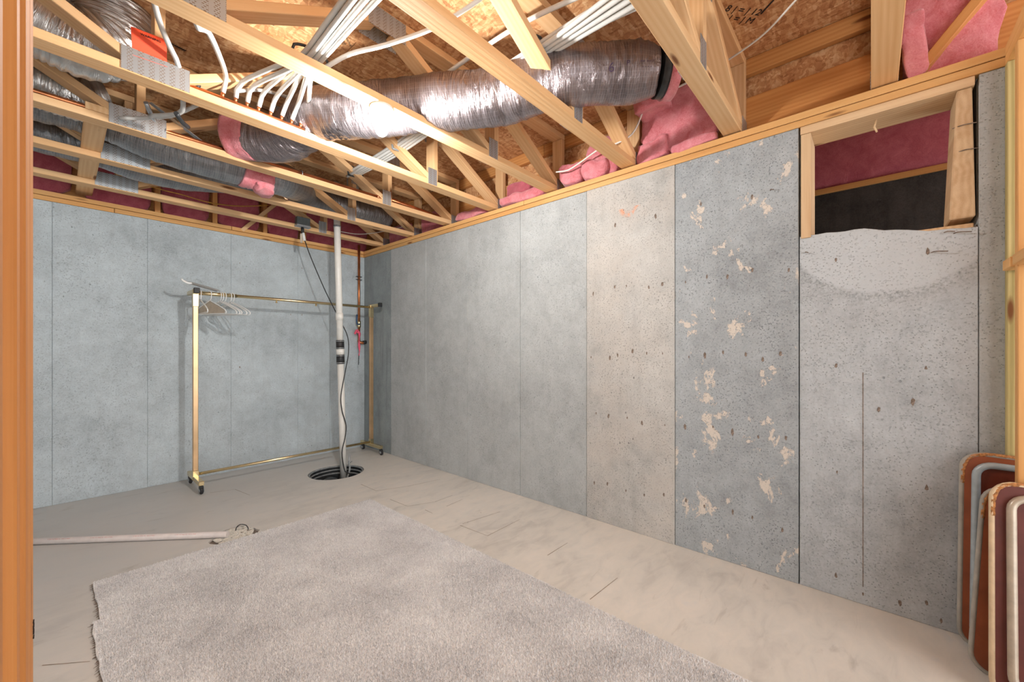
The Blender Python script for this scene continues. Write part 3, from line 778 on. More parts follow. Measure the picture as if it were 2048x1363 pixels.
# ------------------------------------------------------------------ copper manifold and white tubes
ORD = ['first', 'second', 'third', 'fourth', 'fifth', 'sixth', 'seventh', 'eighth', 'ninth', 'tenth']
ym, zm = TY[4] - .052, CB + CK + .016
mx0, mx1 = at(392, 172, y=ym).x, at(606, 240, y=ym).x
man = thing('copper_manifold', ((mx0 + mx1) / 2, ym, zm), 'copper manifold lying on a truss chord, feeding the white tubes', 'manifold')
tube('header_pipe', [(mx0 - .05, ym, zm), (mx1 + .02, ym, zm)], .0135, M_COPPER, man, 14, straight=True)
tube('valve', [(mx0 - .10, ym, zm + .004), (mx0 - .03, ym, zm + .004)], .019, M_BRASS, man, 12, straight=True)
tube('valve_handle', [(mx0 + .0, ym, zm), (mx0 + .012, ym, zm + .035)], .011, M_BLACK, man, 8, straight=True)
tube('end_cap', [(mx1 + .005, ym, zm), (mx1 + .03, ym, zm)], .017, M_GALV, man, 12, straight=True)
outp = [(444, 180), (470, 186), (493, 195), (516, 205), (540, 214), (562, 222), (582, 231), (600, 238)]
tie = V((.735, TY[3] - .03, CB + CK + .03))
for k, (px, py) in enumerate(outp):
    p0 = at(px, py, y=ym); p0.z = zm + .012
    tube('outlet', [p0 - V((0, 0, .008)), p0 + V((.002, -.010, .022))], .0085, M_COPPER, man, 10, straight=True)
    s = p0 + V((.002, -.008, .018))
    e = tie + V((-.044 + .011 * k, 0, .002 + .021 * (k % 2)))
    if k == 0:
        pts = [s, s + V((.0, -.05, .06)), at(436, 105, y=2.1), at(415, 62, y=1.95), at(388, 36, y=1.86), (.25, 1.70, 2.62), (.1, 1.3, 2.66)]
        lb = 'white tube curving up alone from the left end of the manifold'
    else:
        m1 = s + V((.01, -.07, .05 + .004 * k)); m2 = e + V((-.02 + .004 * k, .12, .012))
        pts = [s, m1, m2, e, e + V((.002 * k, -.25, .02)), e + V((.004 * k - .01, -.55, .02)), e + V((.004 * k, -1.2, .02))]
        lb = '%s white tube of the fan, counted along the manifold from its valve' % ORD[k]
    tag(tube('water_tube', pts, .0108, M_PEX, None, 10, .03), lb, 'pipe', 'white tubes fanning from the copper manifold')
tag(tube('pipe_strap', [tie + V((-.08, .01, -.02)), tie + V((-.078, 0, .03)), tie + V((0, -.01, .045)), tie + V((.06, 0, .03)), tie + V((.065, .01, -.02)), tie + V((0, .01, -.028)), tie + V((-.08, .01, -.02))], .006, M_DKPL, None, 8, .02),
    'dark grey strap tying the tube fan to the bulb truss', 'strap')
tag(tube('water_tube', [tie + V((.04, .02, -.01)), at(700, 108, y=1.72), at(770, 90, y=1.60), at(862, 58, y=1.42), at(925, 22, y=1.30), at(985, -20, y=1.2)], .0095, M_PEX, None, 10, .03), 'single white tube branching sideways from the strap, passing above a chord', 'pipe')
tag(tube('water_tube', [at(300, -30, y=2.15), at(318, 40, y=2.2), at(338, 90, y=2.27), at(357, 132, y=2.36), at(366, 200, y=2.52), at(358, 226, y=2.62), at(300, 232, y=2.8)], .0108, M_PEXG, None, 10, .03), 'grey tube dropping past the orange tag', 'pipe')
tag(tube('water_tube', [at(470, 182, y=2.5), at(520, 180, y=2.55), at(570, 192, y=2.6), at(640, 214, y=2.68), at(690, 232, y=2.72)], .0095, M_PEX, None, 10, .03), 'white tube crossing behind the tube fan to the duct', 'pipe')
tag(tube('water_tube', [at(398, 208, y=2.52), at(375, 219, y=2.6), at(340, 232, y=2.75), at(290, 236, y=2.9), at(240, 236, y=2.95)], .0095, M_PEXG, None, 10, .03), 'grey tube lying behind the manifold truss near the black clip', 'pipe')
for k, (p0, p1) in enumerate(((at(352, 226, y=2.60), at(376, 254, y=2.72)), (at(292, 205, y=2.75), at(310, 240, y=2.85)))):
    o = tube('pipe_clip', [p0, (p0 + p1) / 2 + V((0, 0, -.01)), p1], .011, (M_DKPL, M_GALV)[k], None, 8, .02)
    tag(o, ('black clip holding a grey tube behind the manifold truss', 'grey metal hanger near the orange tag')[k], 'clip')
sp = board('hanger_strap', at(300, 205, y=2.9), at(403, 283, y=3.0), .03, .002, M_GALV, None, (0, 1, 0), bev=0)
tag(sp, 'flat galvanised strap slanting down behind the copper pipe', 'strap')
# second run: a bundle tied to the webs, square to the trusses
bxp, bzp = 1.545, 2.585
for k in range(8):
    ox = -.035 + .022 * (k % 4); oz = -.012 + .023 * (k // 4)
    sp_ = .028 * (k - 3.5)
    pts = [(bxp + ox * .9 - .01, 3.06, bzp - .05 + oz + ox * .2), (bxp + ox, 2.40, bzp - .045 + oz), (bxp + ox, 1.80, bzp + oz), (bxp + ox, 1.18, bzp + .012 + oz), (bxp + ox * 1.2 + sp_ * .3, .80, bzp + .01 + oz), (bxp + ox * 1.3 + sp_ * 1.0, .30, bzp + oz), (bxp + ox * 1.3 + sp_ * 1.3, -.6, bzp + oz)]
    tag(tube('water_tube', pts, .0108, M_PEX, None, 10, .05), 'white tube of the %s row in the tied bundle, %s from the ducts side' % (('lower', 'upper')[k // 4], ORD[k % 4]), 'pipe', 'white tubes tied in a bundle across the trusses')
tag(tube('water_tube', [(1.40, 2.0, 2.66), (1.42, 1.5, 2.68), (1.44, 1.17, 2.68), (1.50, .8, 2.67), (1.56, .2, 2.66)], .0108, M_PEX, None, 10, .05), 'lone white tube running above the tied bundle', 'pipe')
for k, (yy, lb) in enumerate(((1.165, 'black strap holding the tube bundle to the web over the patched wall'), (2.385, 'grey strap holding the tube bundle to the manifold truss'), (3.0, 'dark strap at the far end of the tube bundle'))):
    z0 = bzp + (.012, -.045, -.045)[k]
    P_ = [(bxp - .062, yy, z0 - .035), (bxp - .062, yy, z0 + .03), (bxp, yy, z0 + .034), (bxp + .052, yy, z0 + .03), (bxp + .052, yy, z0 - .025), (bxp, yy, z0 - .032), (bxp - .062, yy, z0 - .035)]
    tag(tube('pipe_strap', P_, .007, (M_DKPL, M_GREYPL, M_DKPL)[k], None, 8, .03), lb, 'strap')

# ------------------------------------------------------------------ copper pipes, cables, outlet
ye, ze = TY[5] - CW + .016, CB + CK + .0125
cx = at(756, 398, y=ye).x
cp = thing('copper_pipe', (.8, ye, ze), 'long copper pipe lying on a truss chord below the ducts', 'pipe')
tube('pipe', [(-2.0, ye, ze), (cx, ye, ze)], .0125, M_COPPER, cp, 12, straight=True)
tube('elbow', [(cx - .01, ye, ze), (cx + .02, ye, ze), (cx + .03, ye, ze + .02), (cx + .03, ye + .01, ze + .045)], .016, M_COPPER, cp, 12, .008)
tube('elbow', [(cx + .03, ye + .01, ze + .04), (cx + .035, ye + .06, ze + .055), (cx + .08, ye + .085, ze + .05)], .016, M_COPPER, cp, 12, .01)
px_ = at(884, 432, y=ye + .085).x
tube('pipe', [(cx + .06, ye + .085, ze + .05), (px_, ye + .085, ze + .02)], .0185, M_COPPER, cp, 12, straight=True)
tube('coupling', [(px_ - .03, ye + .085, ze + .022), (px_ + .015, ye + .085, ze + .018)], .023, M_BRASS, cp, 12, straight=True)
for px in (603, 330):
    x = at(px, 350, y=ye).x
    tube('pipe_clamp', [(x, ye - .018, ze - .014), (x, ye - .017, ze + .006), (x, ye, ze + .017), (x, ye + .017, ze + .004)], .0035, M_GALV, cp, 6, .006)
dr = thing('copper_drop_pipe', (2.36, BY - .035, 1.25), 'upright copper pipe in the back corner with blue-handled valve', 'pipe')
dx, dy = at(718, 600, y=BY - .035).x, BY - .035
zt_, zb_ = at(718, 490, y=dy).z, at(718, 683, y=dy).z
tube('pipe', [(dx, dy, zt_), (dx, dy, zb_)], .014, M_COPPER, dr, 12, straight=True)
for py in (553, 559): 
    z = at(718, py, y=dy).z; board('clamp', (dx - .035, dy + .0, z), (dx + .035, dy + .0, z), .03, .006, M_DKPL, dr, (0, 1, 0))
zv = at(718, 648, y=dy).z
tube('valve', [(dx, dy, zv - .04), (dx, dy, zv - .02), (dx, dy, zv + .02), (dx, dy, zv + .04)], .021, M_BRASS, dr, 12, straight=True)
tube('valve_handle', [(dx, dy - .02, zv), (dx - .04, dy - .03, zv + .0), (dx - .045, dy - .03, zv + .06), (dx - .04, dy - .03, zv + .11)], .008, M_BLUE, dr, 8, .02)
tube('elbow', [(dx, dy, zb_ + .02), (dx, dy, zb_), (dx + .03, dy - .01, zb_ - .012), (dx + .07, dy - .01, zb_ - .01)], .017, M_COPPER, dr, 12, .01)
tube('spigot', [(dx + .045, dy - .01, zb_ - .01), (dx + .085, dy - .01, zb_ - .004)], .022, M_BLACK, dr, 10, straight=True)
zr = at(713, 668, y=dy).z
rb = tube('ribbon', [(dx - .05, dy - .03, zr + .03), (dx - .02, dy - .04, zr + .02), (dx - .01, dy - .03, zr - .02), (dx - .02, dy - .04, zr - .1), (dx - .015, dy - .04, zr - .2), (dx - .02, dy - .035, zr - .25)], .011, M_RIBBON, dr, 7, .02, lambda s, a, t: .012 * (1 + .5 * math.sin(s * 40)) * (1 - .3 * t))
tube('bow', [(dx - .07, dy - .035, zr + .0), (dx - .05, dy - .045, zr + .045), (dx - .01, dy - .035, zr + .015)], .012, M_RIBBON, dr, 7, .01)
tube('cord_end', [(dx - .02, dy - .035, zr - .24), (dx - .022, dy - .03, zr - .36)], .004, M_DKPL, dr, 6, straight=True)

yo = TY[7] - CW - .028
bxq = at(605, 448, y=yo)
ob = thing('outlet_box', (bxq.x, yo, bxq.z), 'grey metal outlet box on the rearmost truss chord', 'outlet')
box('housing', (bxq.x - .062, yo - .03, bxq.z - .012), (bxq.x + .062, yo + .026, bxq.z + .06), M_GREYBOX, ob, .004)
box('cover', (bxq.x - .066, yo - .036, bxq.z - .034), (bxq.x + .066, yo + .026, bxq.z - .012), M_GALV, ob, .003)
yp, zp = yo - .0, bxq.z - .035
pbx, pby = 1.855, 3.84
cdd = thing('power_cord', (bxq.x, yp, zp), 'black power cord hanging from the outlet box to the sump', 'cord')
tube('plug', [(bxq.x, yp, zp + .002), (bxq.x, yp, zp - .055)], .014, M_BLACK, cdd, 10, straight=True)
tube('plug', [(bxq.x + .004, yp - .004, zp - .05), (bxq.x + .018, yp - .006, zp - .125)], .013, M_WHITE, cdd, 10, straight=True)
box('paper_tag', (bxq.x - .022, yp - .002, zp - .15), (bxq.x + .0, yp, zp - .06), M_CARD, cdd, 0)
cpts = [(bxq.x + .018, yp - .006, zp - .12), at(622, 515, y=4.1), at(650, 580, y=4.02), at(680, 640, y=3.90), at(695, 672, y=3.83), at(697, 705, y=3.80), at(690, 745, y=3.80), at(682, 790, y=3.80), at(684, 820, y=3.80), at(692, 850, y=3.79), at(690, 875, y=3.79), at(684, 905, y=3.80), at(690, 942, y=3.78), (PIT.x + .1, PIT.y - .06, -.03), (PIT.x + .14, PIT.y - .02, -.14)]
tube('cable', cpts, .0048, M_BLACK, cdd, 8, .03)

tag(tube('electric_cable', [at(1640, -50, x=2.02), at(1592, 0, x=2.12), at(1530, 66, x=2.2), at(1470, 111, x=2.27), at(1426, 138, x=2.33)], .0045, M_CABLE, None, 8, .03), 'white cable sagging in front of the printed subfloor stamp', 'cable')
tag(tube('electric_cable', [at(1385, 160, x=2.36), at(1340, 182, x=2.38), at(1290, 205, x=2.40), at(1284, 228, x=2.40), at(1264, 268, x=2.38), at(1228, 289, x=2.33), at(1200, 297, x=2.38), at(1160, 325, x=2.40), at(1136, 340, x=2.40), at(1112, 344, x=2.38)], .0055, M_CABLE, None, 8, .03), 'white cable draped past pink insulation near the rim', 'cable')
tag(tube('electric_cable', [at(300, 372, y=4.22), at(330, 381, y=4.22), at(360, 388, y=4.22), at(420, 405, y=4.22), at(480, 412, y=4.30), at(540, 410, y=4.5)], .0045, M_YCABLE, None, 8, .05), 'thin yellow cable along the rear truss', 'cable')
tag(tube('electric_cable', [at(676, 462, y=4.1), at(720, 468, y=4.15), at(770, 462, y=4.1), at(810, 452, y=3.7)], .004, M_CABLE, None, 8, .05), 'thin pale cable sagging right of the discharge pipe top', 'cable')

# orange tag
tq = at(300, 98, y=TY[4] - CW + .002)
tg = thing('warning_tag', tq, 'bright orange paper tag behind the toothed plate', 'tag')
bm = bmesh.new(); bm_box(bm, (-.06, -.001, -.055), (.055, .001, .055))
bmesh.ops.subdivide_edges(bm, edges=[e for e in bm.edges if abs(e.verts[0].co.z - e.verts[1].co.z) > .05], cuts=6)
for v in bm.verts: v.co.y += -.010 * math.sin(v.co.z * 40)
obj('sheet', bm, M_TAG, tg, M=Matrix.Translation(tq + V((0, -.012, 0))) @ Matrix.Rotation(R(-4), 4, 'Y'))
text('print_mark', 'WARNING', .014, frame(tq + V((.0, -.024, .036)), (1, 0, .05), (0, 0, 1)), M_INK, tg)
# stamps on the subfloor
def stamp(px, py, body, size, ang):
    q = at(px, py, z=CT - .0012)
    text('ink_stamp', body, size, Matrix.Translation(q) @ Matrix.Rotation(ang, 4, 'Z') @ Matrix.Rotation(math.pi, 4, 'X'), M_INK, ce)
stamp(1480, 30, '8 | = | 12\nN | = | M', .05, R(-40))
stamp(1540, 8, '|', .11, R(-40))
stamp(686, 84, '====\n|||||\n_____', .028, R(40))
stamp(535, 38, '=====\n=====', .028, R(10))
stamp(352, 92, '#####', .03, R(10))

# ------------------------------------------------------------------ sump
sb = thing('sump_basin', PIT, 'round ribbed sump pit sunk in the concrete floor', 'sump')
bm = bmesh.new()
prof = []
for k in range(31):
    z = -.004 - .45 * k / 30; prof.append((PITR - .004 - .010 * (.5 + .5 * math.sin(k * 1.25)), z))
rings = [[bm.verts.new((PIT.x + r * math.cos(2 * math.pi * j / 40), PIT.y + r * math.sin(2 * math.pi * j / 40), z)) for j in range(40)] for r, z in prof]
for a, b in zip(rings, rings[1:]):
    for j in range(40):
        f = bm.faces.new((a[j], b[j], b[(j + 1) % 40], a[(j + 1) % 40])); f.smooth = True
obj('liner', bm, M_DKPL, sb)
for k in range(3):
    z = -.012 - .034 * k
    tube('rib', [PIT + V((math.cos(a) * (PITR - .012), math.sin(a) * (PITR - .012), z)) for a in [2 * math.pi * j / 40 for j in range(41)]], .007, M_GREYPL, sb, 6, straight=True, cap=False)
lathe('water', [(0, -.18), (PITR - .02, -.18), (PITR - .02, -.185), (0, -.185)], plain('sump_water', (60, 66, 66), .06), sb, Matrix.Translation(PIT), 32)
for k in range(9):
    a = k * 2.4; q = PIT + V((math.cos(a) * .12, math.sin(a) * .11, -.12 - .01 * (k % 3)))
    dq = V((math.cos(a * 1.9), math.sin(a * 1.9), .1)) * .09
    board('scrap', q - dq, q + dq, .035, .012, (M_GREYPL, M_DKPL)[k % 2], sb, (0, 0, 1))
lathe('pump', [(0, -.18), (.07, -.18), (.075, -.10), (.06, -.06), (.03, -.045), (0, -.045)], M_DKPL, sb, Matrix.Translation(PIT + V((-.06, .0, 0))), 20)
hs = thing('drain_stub', at(700, 930, z=0), 'grey flexible tube end sticking up out of the sump', 'pipe')
q = PIT + V((.13, .0, 0))
tube('tube', [q + V((-.04, -.02, -.10)), q + V((.0, .0, .0)), q + V((-.005, .01, .06)), q + V((.01, .02, .13))], .009, M_GREYPL, hs, 8, .02)
tube('barb', [q + V((.0, .01, .05)), q + V((.03, .01, .065))], .004, M_GREYPL, hs, 6, straight=True)
dp = thing('discharge_pipe', (pbx, pby, 0), 'tall white plastic discharge pipe rising from the sump', 'pipe')
pb = V((pbx - .01, pby - .01, -.17)); ptp = at(672, 430, y=3.90); ptp.z = CT - .01
def along(py):
    lo, hi = 0.0, 1.0
    for _ in range(40):
        m_ = (lo + hi) / 2; c_ = pb.lerp(ptp, m_); dep = c_.x * SN + c_.y * CS
        if HZY - (c_.z - CAMZ) * FPX / dep > py: lo = m_
        else: hi = m_
    return pb.lerp(ptp, lo)
tube('pipe', [pb, along(720)], .0305, M_PVC, dp, 20, straight=True)
tube('pipe', [along(722), ptp], .0305, M_PVC, dp, 20, straight=True)
for a, b, r, mt in ((727, 709, .0375, M_BLACK), (697, 680, .0375, M_BLACK), (709, 698, .0385, M_PVC), (640, 626, .036, M_PVC)):
    tube('coupling', [along(a), along(b)], r, mt, dp, 20, straight=True)
for py in (725, 711, 695.5, 682):
    q1 = along(py + .9); q2 = along(py - .9); tube('hose_clamp', [q1, q2], .0395, M_GALV, dp, 20, straight=True)
tube('collar', [along(455), along(451)], .0335, M_GREYPL, dp, 16, straight=True)

# ------------------------------------------------------------------ clothes rack
RXL, RXR, RY = .765, 2.362, 4.24
RZT = 1.652
rk = thing('clothes_rack', ((RXL + RXR) / 2, RY, 0), 'brass rolling clothes rack standing before the back wall', 'rack')
def sq(name, a, b, w, mat, parent=rk): return board(name, a, b, w, w, mat, parent, (0, 1, 0) if abs(V(b).y - V(a).y) < .05 else (1, 0, 0), .003)
for sx, x in enumerate((RXL, RXR)):
    sq('upright', (x, RY, .09), (x, RY, RZT - .03), .036, (M_BRASSREFL, M_BRASSREFL)[sx])
    sq('base_bar', (x, 4.02, .085), (x, 4.455, .085), .036, M_BRASS)
    sq('joint', (x, RY, .07), (x, RY, .15), .042, M_BRASS)
    sq('joint', (x, RY, RZT - .13), (x, RY, RZT + .012), .042, M_BRASS)
    if sx == 0: a0, a1 = 4.19, 4.47
    else: a0, a1 = 4.05, 4.27
    sq('top_arm', (x, a0, RZT), (x, a1, RZT), .034, M_BRASS)
    box('end_cap', (x - .02, a0 - .014, RZT - .02), (x + .02, a0 + .014, RZT + .024), M_BLACK, rk, .003)
    for yy in (4.035, 4.435):
        cs = tube('caster', [(x, yy, .085), (x, yy, .062)], .012, M_BLACK, rk, 10, straight=True)
        bm = bmesh.new(); bm_box(bm, (-.014, -.02, .02), (.014, .018, .064), .003)
        obj('fork', bm, M_DKPL, cs, M=Matrix.Translation((x, yy - .004, 0)))
        RT = Matrix.Translation((x, yy - .01, .03)) @ Matrix.Rotation(R(90), 4, 'Y')
        lathe('wheel', [(.0, -.011), (.024, -.011), (.029, -.007), (.030, 0), (.029, .007), (.024, .011), (0, .011)], M_BLACK, cs, RT, 24)
        for s_ in (-1, 1): lathe('hub', [(0, .0115 * s_), (.016, .0115 * s_), (.015, .0165 * s_), (0, .0165 * s_)], M_GALV, cs, RT, 18)
tube('rail', [(RXL, RY, RZT - .012), (1.06, RY, RZT - .012)], .0165, M_BRASS, rk, 16, straight=True)
tube('rail', [(1.05, RY, RZT - .012), (RXR, RY, RZT - .012)], .0135, M_BRASS, rk, 16, straight=True)
tube('lower_rail', [(RXL, RY, .115), (RXR, RY, .115)], .0125, M_BRASS, rk, 16, straight=True)
for px in (553, 632):
    x = at(px, 605, y=RY).x
    lathe('knob', [(0, 0), (.006, 0), (.006, .014), (.010, .018), (.010, .024), (0, .026)], M_BRASS, rk, Matrix.Translation((x, RY, RZT - .022)) @ Matrix.Rotation(math.pi, 4, 'X'), 12)
# hangers
hx = [.80, .865, .935, .95, .97, 1.01, 1.03]
hlab = ['white hanger closest to the left upright of the rack', 'white hanger with a beige card panel filling it', 'white hanger third along the rack rail',
        'white hanger fourth along the rack rail', 'white hanger fifth along the rack rail', 'white hanger sixth along the rack rail', 'white hanger furthest along the rack rail']
hphi = [3, 22, 24, 27, 25, 24, 26]
for k, x in enumerate(hx):
    hz = RZT - .012 + .0165
    h = thing('clothes_hanger', (x, RY, hz), hlab[k], 'hanger', 'hangers on the clothes rack')
    ph = R(hphi[k]); dxy = V((math.sin(ph), -math.cos(ph), 0))
    P = lambda s, z: V((x, RY, hz)) + dxy * s + V((0, 0, z))
    hook = [P(-.021, -.028)] + [P(.021 * math.cos(a), -.017 + .021 * math.sin(a)) for a in [math.pi * (1 - j / 8) for j in range(9)]] + [P(.021, -.03), P(.016, -.055), P(0, -.075)]
    tube('hook', hook, .0035, M_WHITE, h, 8, .01)
    w = .20
    fr = [P(0, -.075), P(w * .5, -.115), P(w * .93, -.158), P(w, -.175), P(w * .97, -.188), P(w * .5, -.188), P(-w * .5, -.188), P(-w * .97, -.188), P(-w, -.175), P(-w * .93, -.158), P(-w * .5, -.115), P(0, -.075)]
    tube('frame', fr, .0045, M_WHITE, h, 8, .02)
    if k == 1:
        bm = bmesh.new(); th = V((dxy.y, -dxy.x, 0)) * .0025
        a = [bm.verts.new(P(s, z) + th) for s, z in ((0, -.08), (w * .92, -.16), (w * .9, -.185), (-w * .9, -.185), (-w * .92, -.16))]
        b = [bm.verts.new(v.co - th * 2) for v in a]
        bm.faces.new(a); bm.faces.new(list(reversed(b)))
        for j in range(5): bm.faces.new((a[j], b[j], b[(j + 1) % 5], a[(j + 1) % 5]))
        obj('card', bm, M_CARD, h)
ps = thing('plastic_strip', (.84, RY, RZT + .03), 'white plastic strip lying on the left end of the rack top', 'strip')
bm = bmesh.new(); rr = []
A = at(384, 568, y=RY - .03); B = at(437, 583, y=RY + .0); A.z = max(A.z, RZT + .028); B.z = RZT + .012
dv = (B - A).normalized(); sd = dv.cross(V((0, 0, 1))).normalized()
for q in (A, B):
    rr.append([bm.verts.new(q + sd * (.022 * math.cos(a)) + V((0, 0, .018 * math.sin(a)))) for a in [math.pi * j / 8 for j in range(9)]])
for j in range(8): bm.faces.new((rr[0][j], rr[0][j + 1], rr[1][j + 1], rr[1][j]))
bmesh.ops.solidify(bm, geom=bm.faces[:], thickness=.002)
obj('channel', bm, M_WHITE, ps, smooth=True)
tube('curled_end', [A + V((0, 0, .008)), A - dv * .03 + V((0, 0, .0)), A - dv * .06 + V((0, 0, .008)), A - dv * .075 + V((0, 0, .02))], .009, M_WHITE, ps, 8, .01)

# ------------------------------------------------------------------ pipe on the floor and the patched hole
f0, f1 = at(40, 1083, z=.019) * 1.5 - at(455, 1068, z=.019) * .5, at(455, 1068, z=.019)
fp = thing('floor_pipe', f0, 'long thin whitish plastic pipe lying on the floor', 'pipe')
tube('pipe', [f0, f1], .0185, M_PVCP, fp, 18, straight=True)
dv = (f1 - f0).normalized(); nv = V((-dv.y, dv.x, 0))
if nv.dot(-f0) < 0: nv = -nv
nn = (nv * .6 + V((0, 0, .8))).normalized()
for k in range(4):
    q = f0.lerp(f1, .46 + .135 * k) + nn * .0187
    text('print_mark', '- --- -- ---- --  --- - ----', .014, frame(q, dv, nn.cross(dv)), M_INKR, fp)
ph_ = thing('floor_patch', HOLE, 'ragged hole in the floor packed with white rubble at the pipe end', 'hole')
bm = bmesh.new(); bm.faces.new([bm.verts.new(p - V((0, 0, .012))) for p in HPTS]); obj('bed', bm, M_DIRT, ph_)
for k in range(130):
    a = random.uniform(0, 6.28); rr_ = math.sqrt(random.random()) * .84
    q = HOLE + V((.62, -.78, 0)) * math.cos(a) * .112 * rr_ + V((.78, .62, 0)) * math.sin(a) * .12 * rr_ * 1.12 + V((0, 0, -.007))
    bm = bmesh.new(); bmesh.ops.create_icosphere(bm, subdivisions=1, radius=.016)
    for v in bm.verts: v.co *= random.uniform(.7, 1.2); v.co.z *= .6
    obj('stone', bm, M_PATCH, ph_, M=Matrix.Translation(q) @ Matrix.Rotation(random.random() * 6, 4, 'Z') @ Matrix.Diagonal((1.35, .8, 1, 1)))
wq = at(482, 1058, z=0)
tube('wire_loop', [wq + V((-.03, .0, -.01)), wq + V((-.025, 0, .02)), wq + V((0, .01, .03)), wq + V((.03, .0, .016)), wq + V((.04, -.01, -.01))], .003, M_BLACK, ph_, 6, .01)

# ------------------------------------------------------------------ carpets
def carpet(name, x0, x1, y0, y1, label, seed, z0=.004):
    rnd = random.Random(seed)
    root = thing(name, ((x0 + x1) / 2, (y0 + y1) / 2, 0), label, 'carpet')
    bm = bmesh.new(); edge = []
    def left(y): return x0 + (.018 + .006 * (2.885 - y) / .42 if y > 2.464 else .0 + .03 * (2.464 - y) / 2.3)
    def jit(): return rnd.uniform(-.004, .004)
    n = 60
    for k in range(n): edge.append((x0 + (x1 - x0) * k / n, y0 + jit()))
    for k in range(n): edge.append((x1 + jit() + .006 * math.sin(k * .3), y0 + (y1 - y0) * k / n))
    for k in range(n): edge.append((x1 - (x1 - x0) * k / n, y1 + jit()))
    for k in range(n): yy = y1 - (y1 - y0) * k / n; edge.append((left(yy) + jit(), yy))
    t = [bm.verts.new((x, y, z0 + .006)) for x, y in edge]; b = [bm.verts.new((x, y, .0005)) for x, y in edge]
    bm.faces.new(t)
    for k in range(len(t)): bm.faces.new((t[k], b[k], b[(k + 1) % len(t)], t[(k + 1) % len(t)]))
    obj('backing', bm, M_CARPET, root)
    vs = []; fs = []
    sp = .0052
    nx, ny = int((x1 - x0) / sp), int((y1 - y0) / sp)
    for i in range(nx):
        for j in range(ny):
            cx_ = x0 + (i + rnd.random()) * sp; cy_ = y0 + (j + rnd.random()) * sp
            if cx_ < left(cy_) + .004: continue
            h = .010 + rnd.random() * .005; a = rnd.random() * 6.283; r = .0034 + rnd.random() * .0018
            lx_ = rnd.uniform(-.004, .004); ly_ = rnd.uniform(-.004, .004)
            k = len(vs)
            for q in (0, 2.094, 4.189): vs.append((cx_ + r * math.cos(a + q), cy_ + r * math.sin(a + q), z0 + .004))
            vs.append((cx_ + lx_, cy_ + ly_, z0 + h))
            fs.append((k, k + 1, k + 3)); fs.append((k + 1, k + 2, k + 3)); fs.append((k + 2, k, k + 3))
    me = D.meshes.new('pile'); me.from_pydata(vs, [], fs); me.materials.append(M_CARPET)
    o = link('pile', me, None, root); o['kind'] = 'stuff'
    bm = bmesh.new()
    for k in range(int((y1 - y0) / .011)):
        y = y0 + .011 * k; q = V((left(y) + .002, y, .006)); a = rnd.uniform(2.2, 4.0); L = rnd.uniform(.006, .02)
        e = q + V((math.cos(a) * L, math.sin(a) * L, -.003)); w = V((0, .003, 0))
        bm.faces.new([bm.verts.new(p) for p in (q - w, q + w, e + w * .3, e - w * .3)])
    o = obj('frayed_edge', bm, M_FRAY, root); o['kind'] = 'stuff'
    return root
carpet('carpet', .095, 1.60, .10, 2.885, 'big piece of grey cut-pile carpet lying loose on the concrete floor', 2)

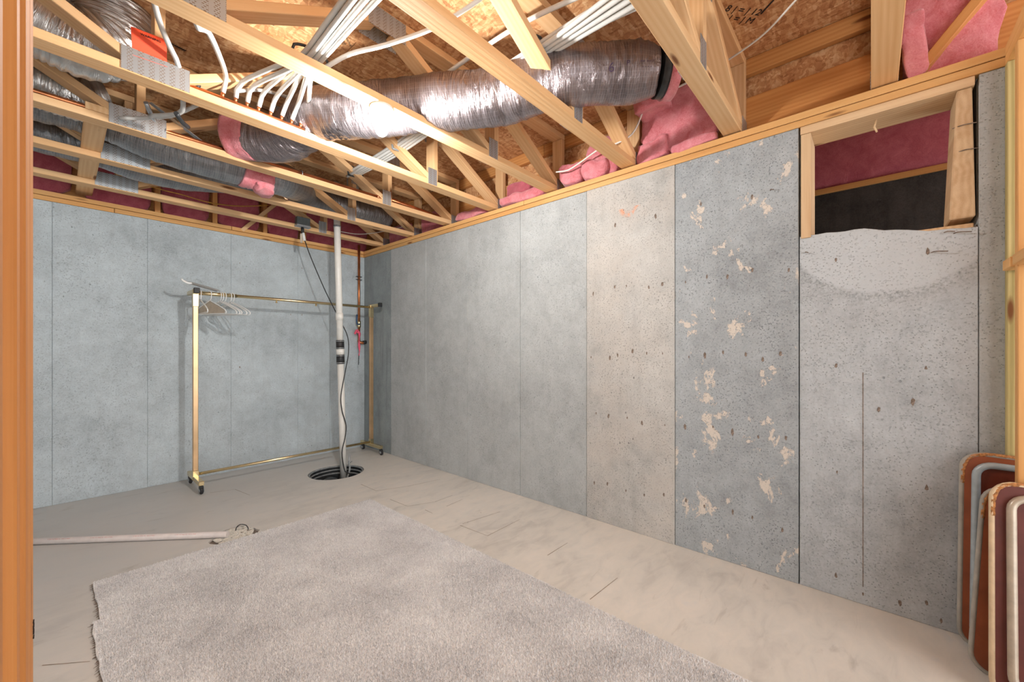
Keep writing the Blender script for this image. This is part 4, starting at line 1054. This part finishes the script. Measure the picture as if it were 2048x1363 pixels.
# ------------------------------------------------------------------ folding tables leaning at the right
def table(tl, bl, wdir, w, label, m_top, m_edge, m_rail, m_in, rail_in=.05, chip=False):
    tl = V(tl); bl = V(bl); up = (tl - bl); hgt = up.length; up.normalize()
    wd_ = V(wdir); wd_ = (wd_ - up * wd_.dot(up)).normalized(); nr = wd_.cross(up)
    if nr.x > 0: nr = -nr
    root = thing('folding_table', (bl + wd_ * w / 2), label, 'table', 'folding tables stacked by the studs')
    Mx = frame(bl, wd_, up)
    flip = 1 if (Mx.to_3x3() @ V((0, 0, 1))).dot(nr) > 0 else -1
    def rrect(x0, y0, x1, y1, r, n=6):
        pts = []
        for (cx_, cy_, a0) in ((x1 - r, y1 - r, 0), (x0 + r, y1 - r, 90), (x0 + r, y0 + r, 180), (x1 - r, y0 + r, 270)):
            for k in range(n + 1):
                a = R(a0 + 90 * k / n); pts.append((cx_ + r * math.cos(a), cy_ + r * math.sin(a)))
        return pts
    def slab_(pts, z0, z1):
        bm = bmesh.new(); a = [bm.verts.new((x, y, z0)) for x, y in pts]; b = [bm.verts.new((x, y, z1)) for x, y in pts]
        bm.faces.new(a); bm.faces.new(list(reversed(b)))
        for k in range(len(a)): bm.faces.new((a[k], b[k], b[(k + 1) % len(a)], a[(k + 1) % len(a)]))
        bmesh.ops.recalc_face_normals(bm, faces=bm.faces[:]); return bm
    obj('panel', slab_(rrect(.003, .003, w - .003, hgt - .003, .055), -.006 * flip, .006 * flip), m_top, root, M=Mx)
    def loop(pts, z, r, nm, mt, seg=8):
        ps = [Mx @ V((x, y, z)) for x, y in pts]; bm = bmesh.new(); bm_tube(bm, ps + [ps[0]], r, seg, cap=False)
        bmesh.ops.recalc_face_normals(bm, faces=bm.faces[:]); return obj(nm, bm, mt, root)
    loop(rrect(.0, .0, w, hgt, .058), 0, .0085, 'edge_band', m_edge)
    loop(rrect(rail_in, rail_in, w - rail_in, hgt - rail_in, .045), .014 * flip, .0125, 'rail', m_rail, 10)
    obj('inset', slab_(rrect(rail_in + .008, rail_in + .008, w - rail_in - .008, hgt - rail_in - .008, .04), .0065 * flip, .0085 * flip), m_in, root, M=Mx)
    a_, b_ = Mx @ V((w * .5, rail_in, .016 * flip)), Mx @ V((w * .5, hgt - rail_in, .016 * flip))
    board('folded_leg', a_, b_, .02, .012, m_rail, root, wd_)
    if chip:
        pts = [Mx @ V((w * 0 + x, y, .002 * flip)) for x, y in ((.001, hgt - .12), (.004, hgt - .06), (.02, hgt - .016), (.06, hgt + .001), (.14, hgt + .002))]
        tube('chipped_edge', pts, .0092, M_RAWEDGE, root, 7, .008, lambda s, a, t: .0072 * (1 + .35 * noise.noise(V((s * 90, a, 2)))))
    return root
table((2.395, -.272, .757), (2.375, -.262, .008), (-.02, -1, 0), .75, 'orange-brown folding table with pale blue rail, against the concrete wall', M_HBOARD, M_GREYED, M_BLUERAIL, M_HBIN, .036, True)
table((2.315, -.318, .655), (2.215, -.270, .008), (.03, -1, 0), .72, 'brown folding table tilted in the middle of the leaning stack', M_HBOARD, M_GREYED, M_DKRAIL, M_HBIN, .06, True)
table((2.238, -.326, .692), (2.075, -.303, .008), (.03, -1, 0), .72, 'maroon folding table with cream rail, frontmost of the leaning stack', M_HBOARDD, M_CREAM, M_CREAMRAIL, M_HBOARDD, .042, True)
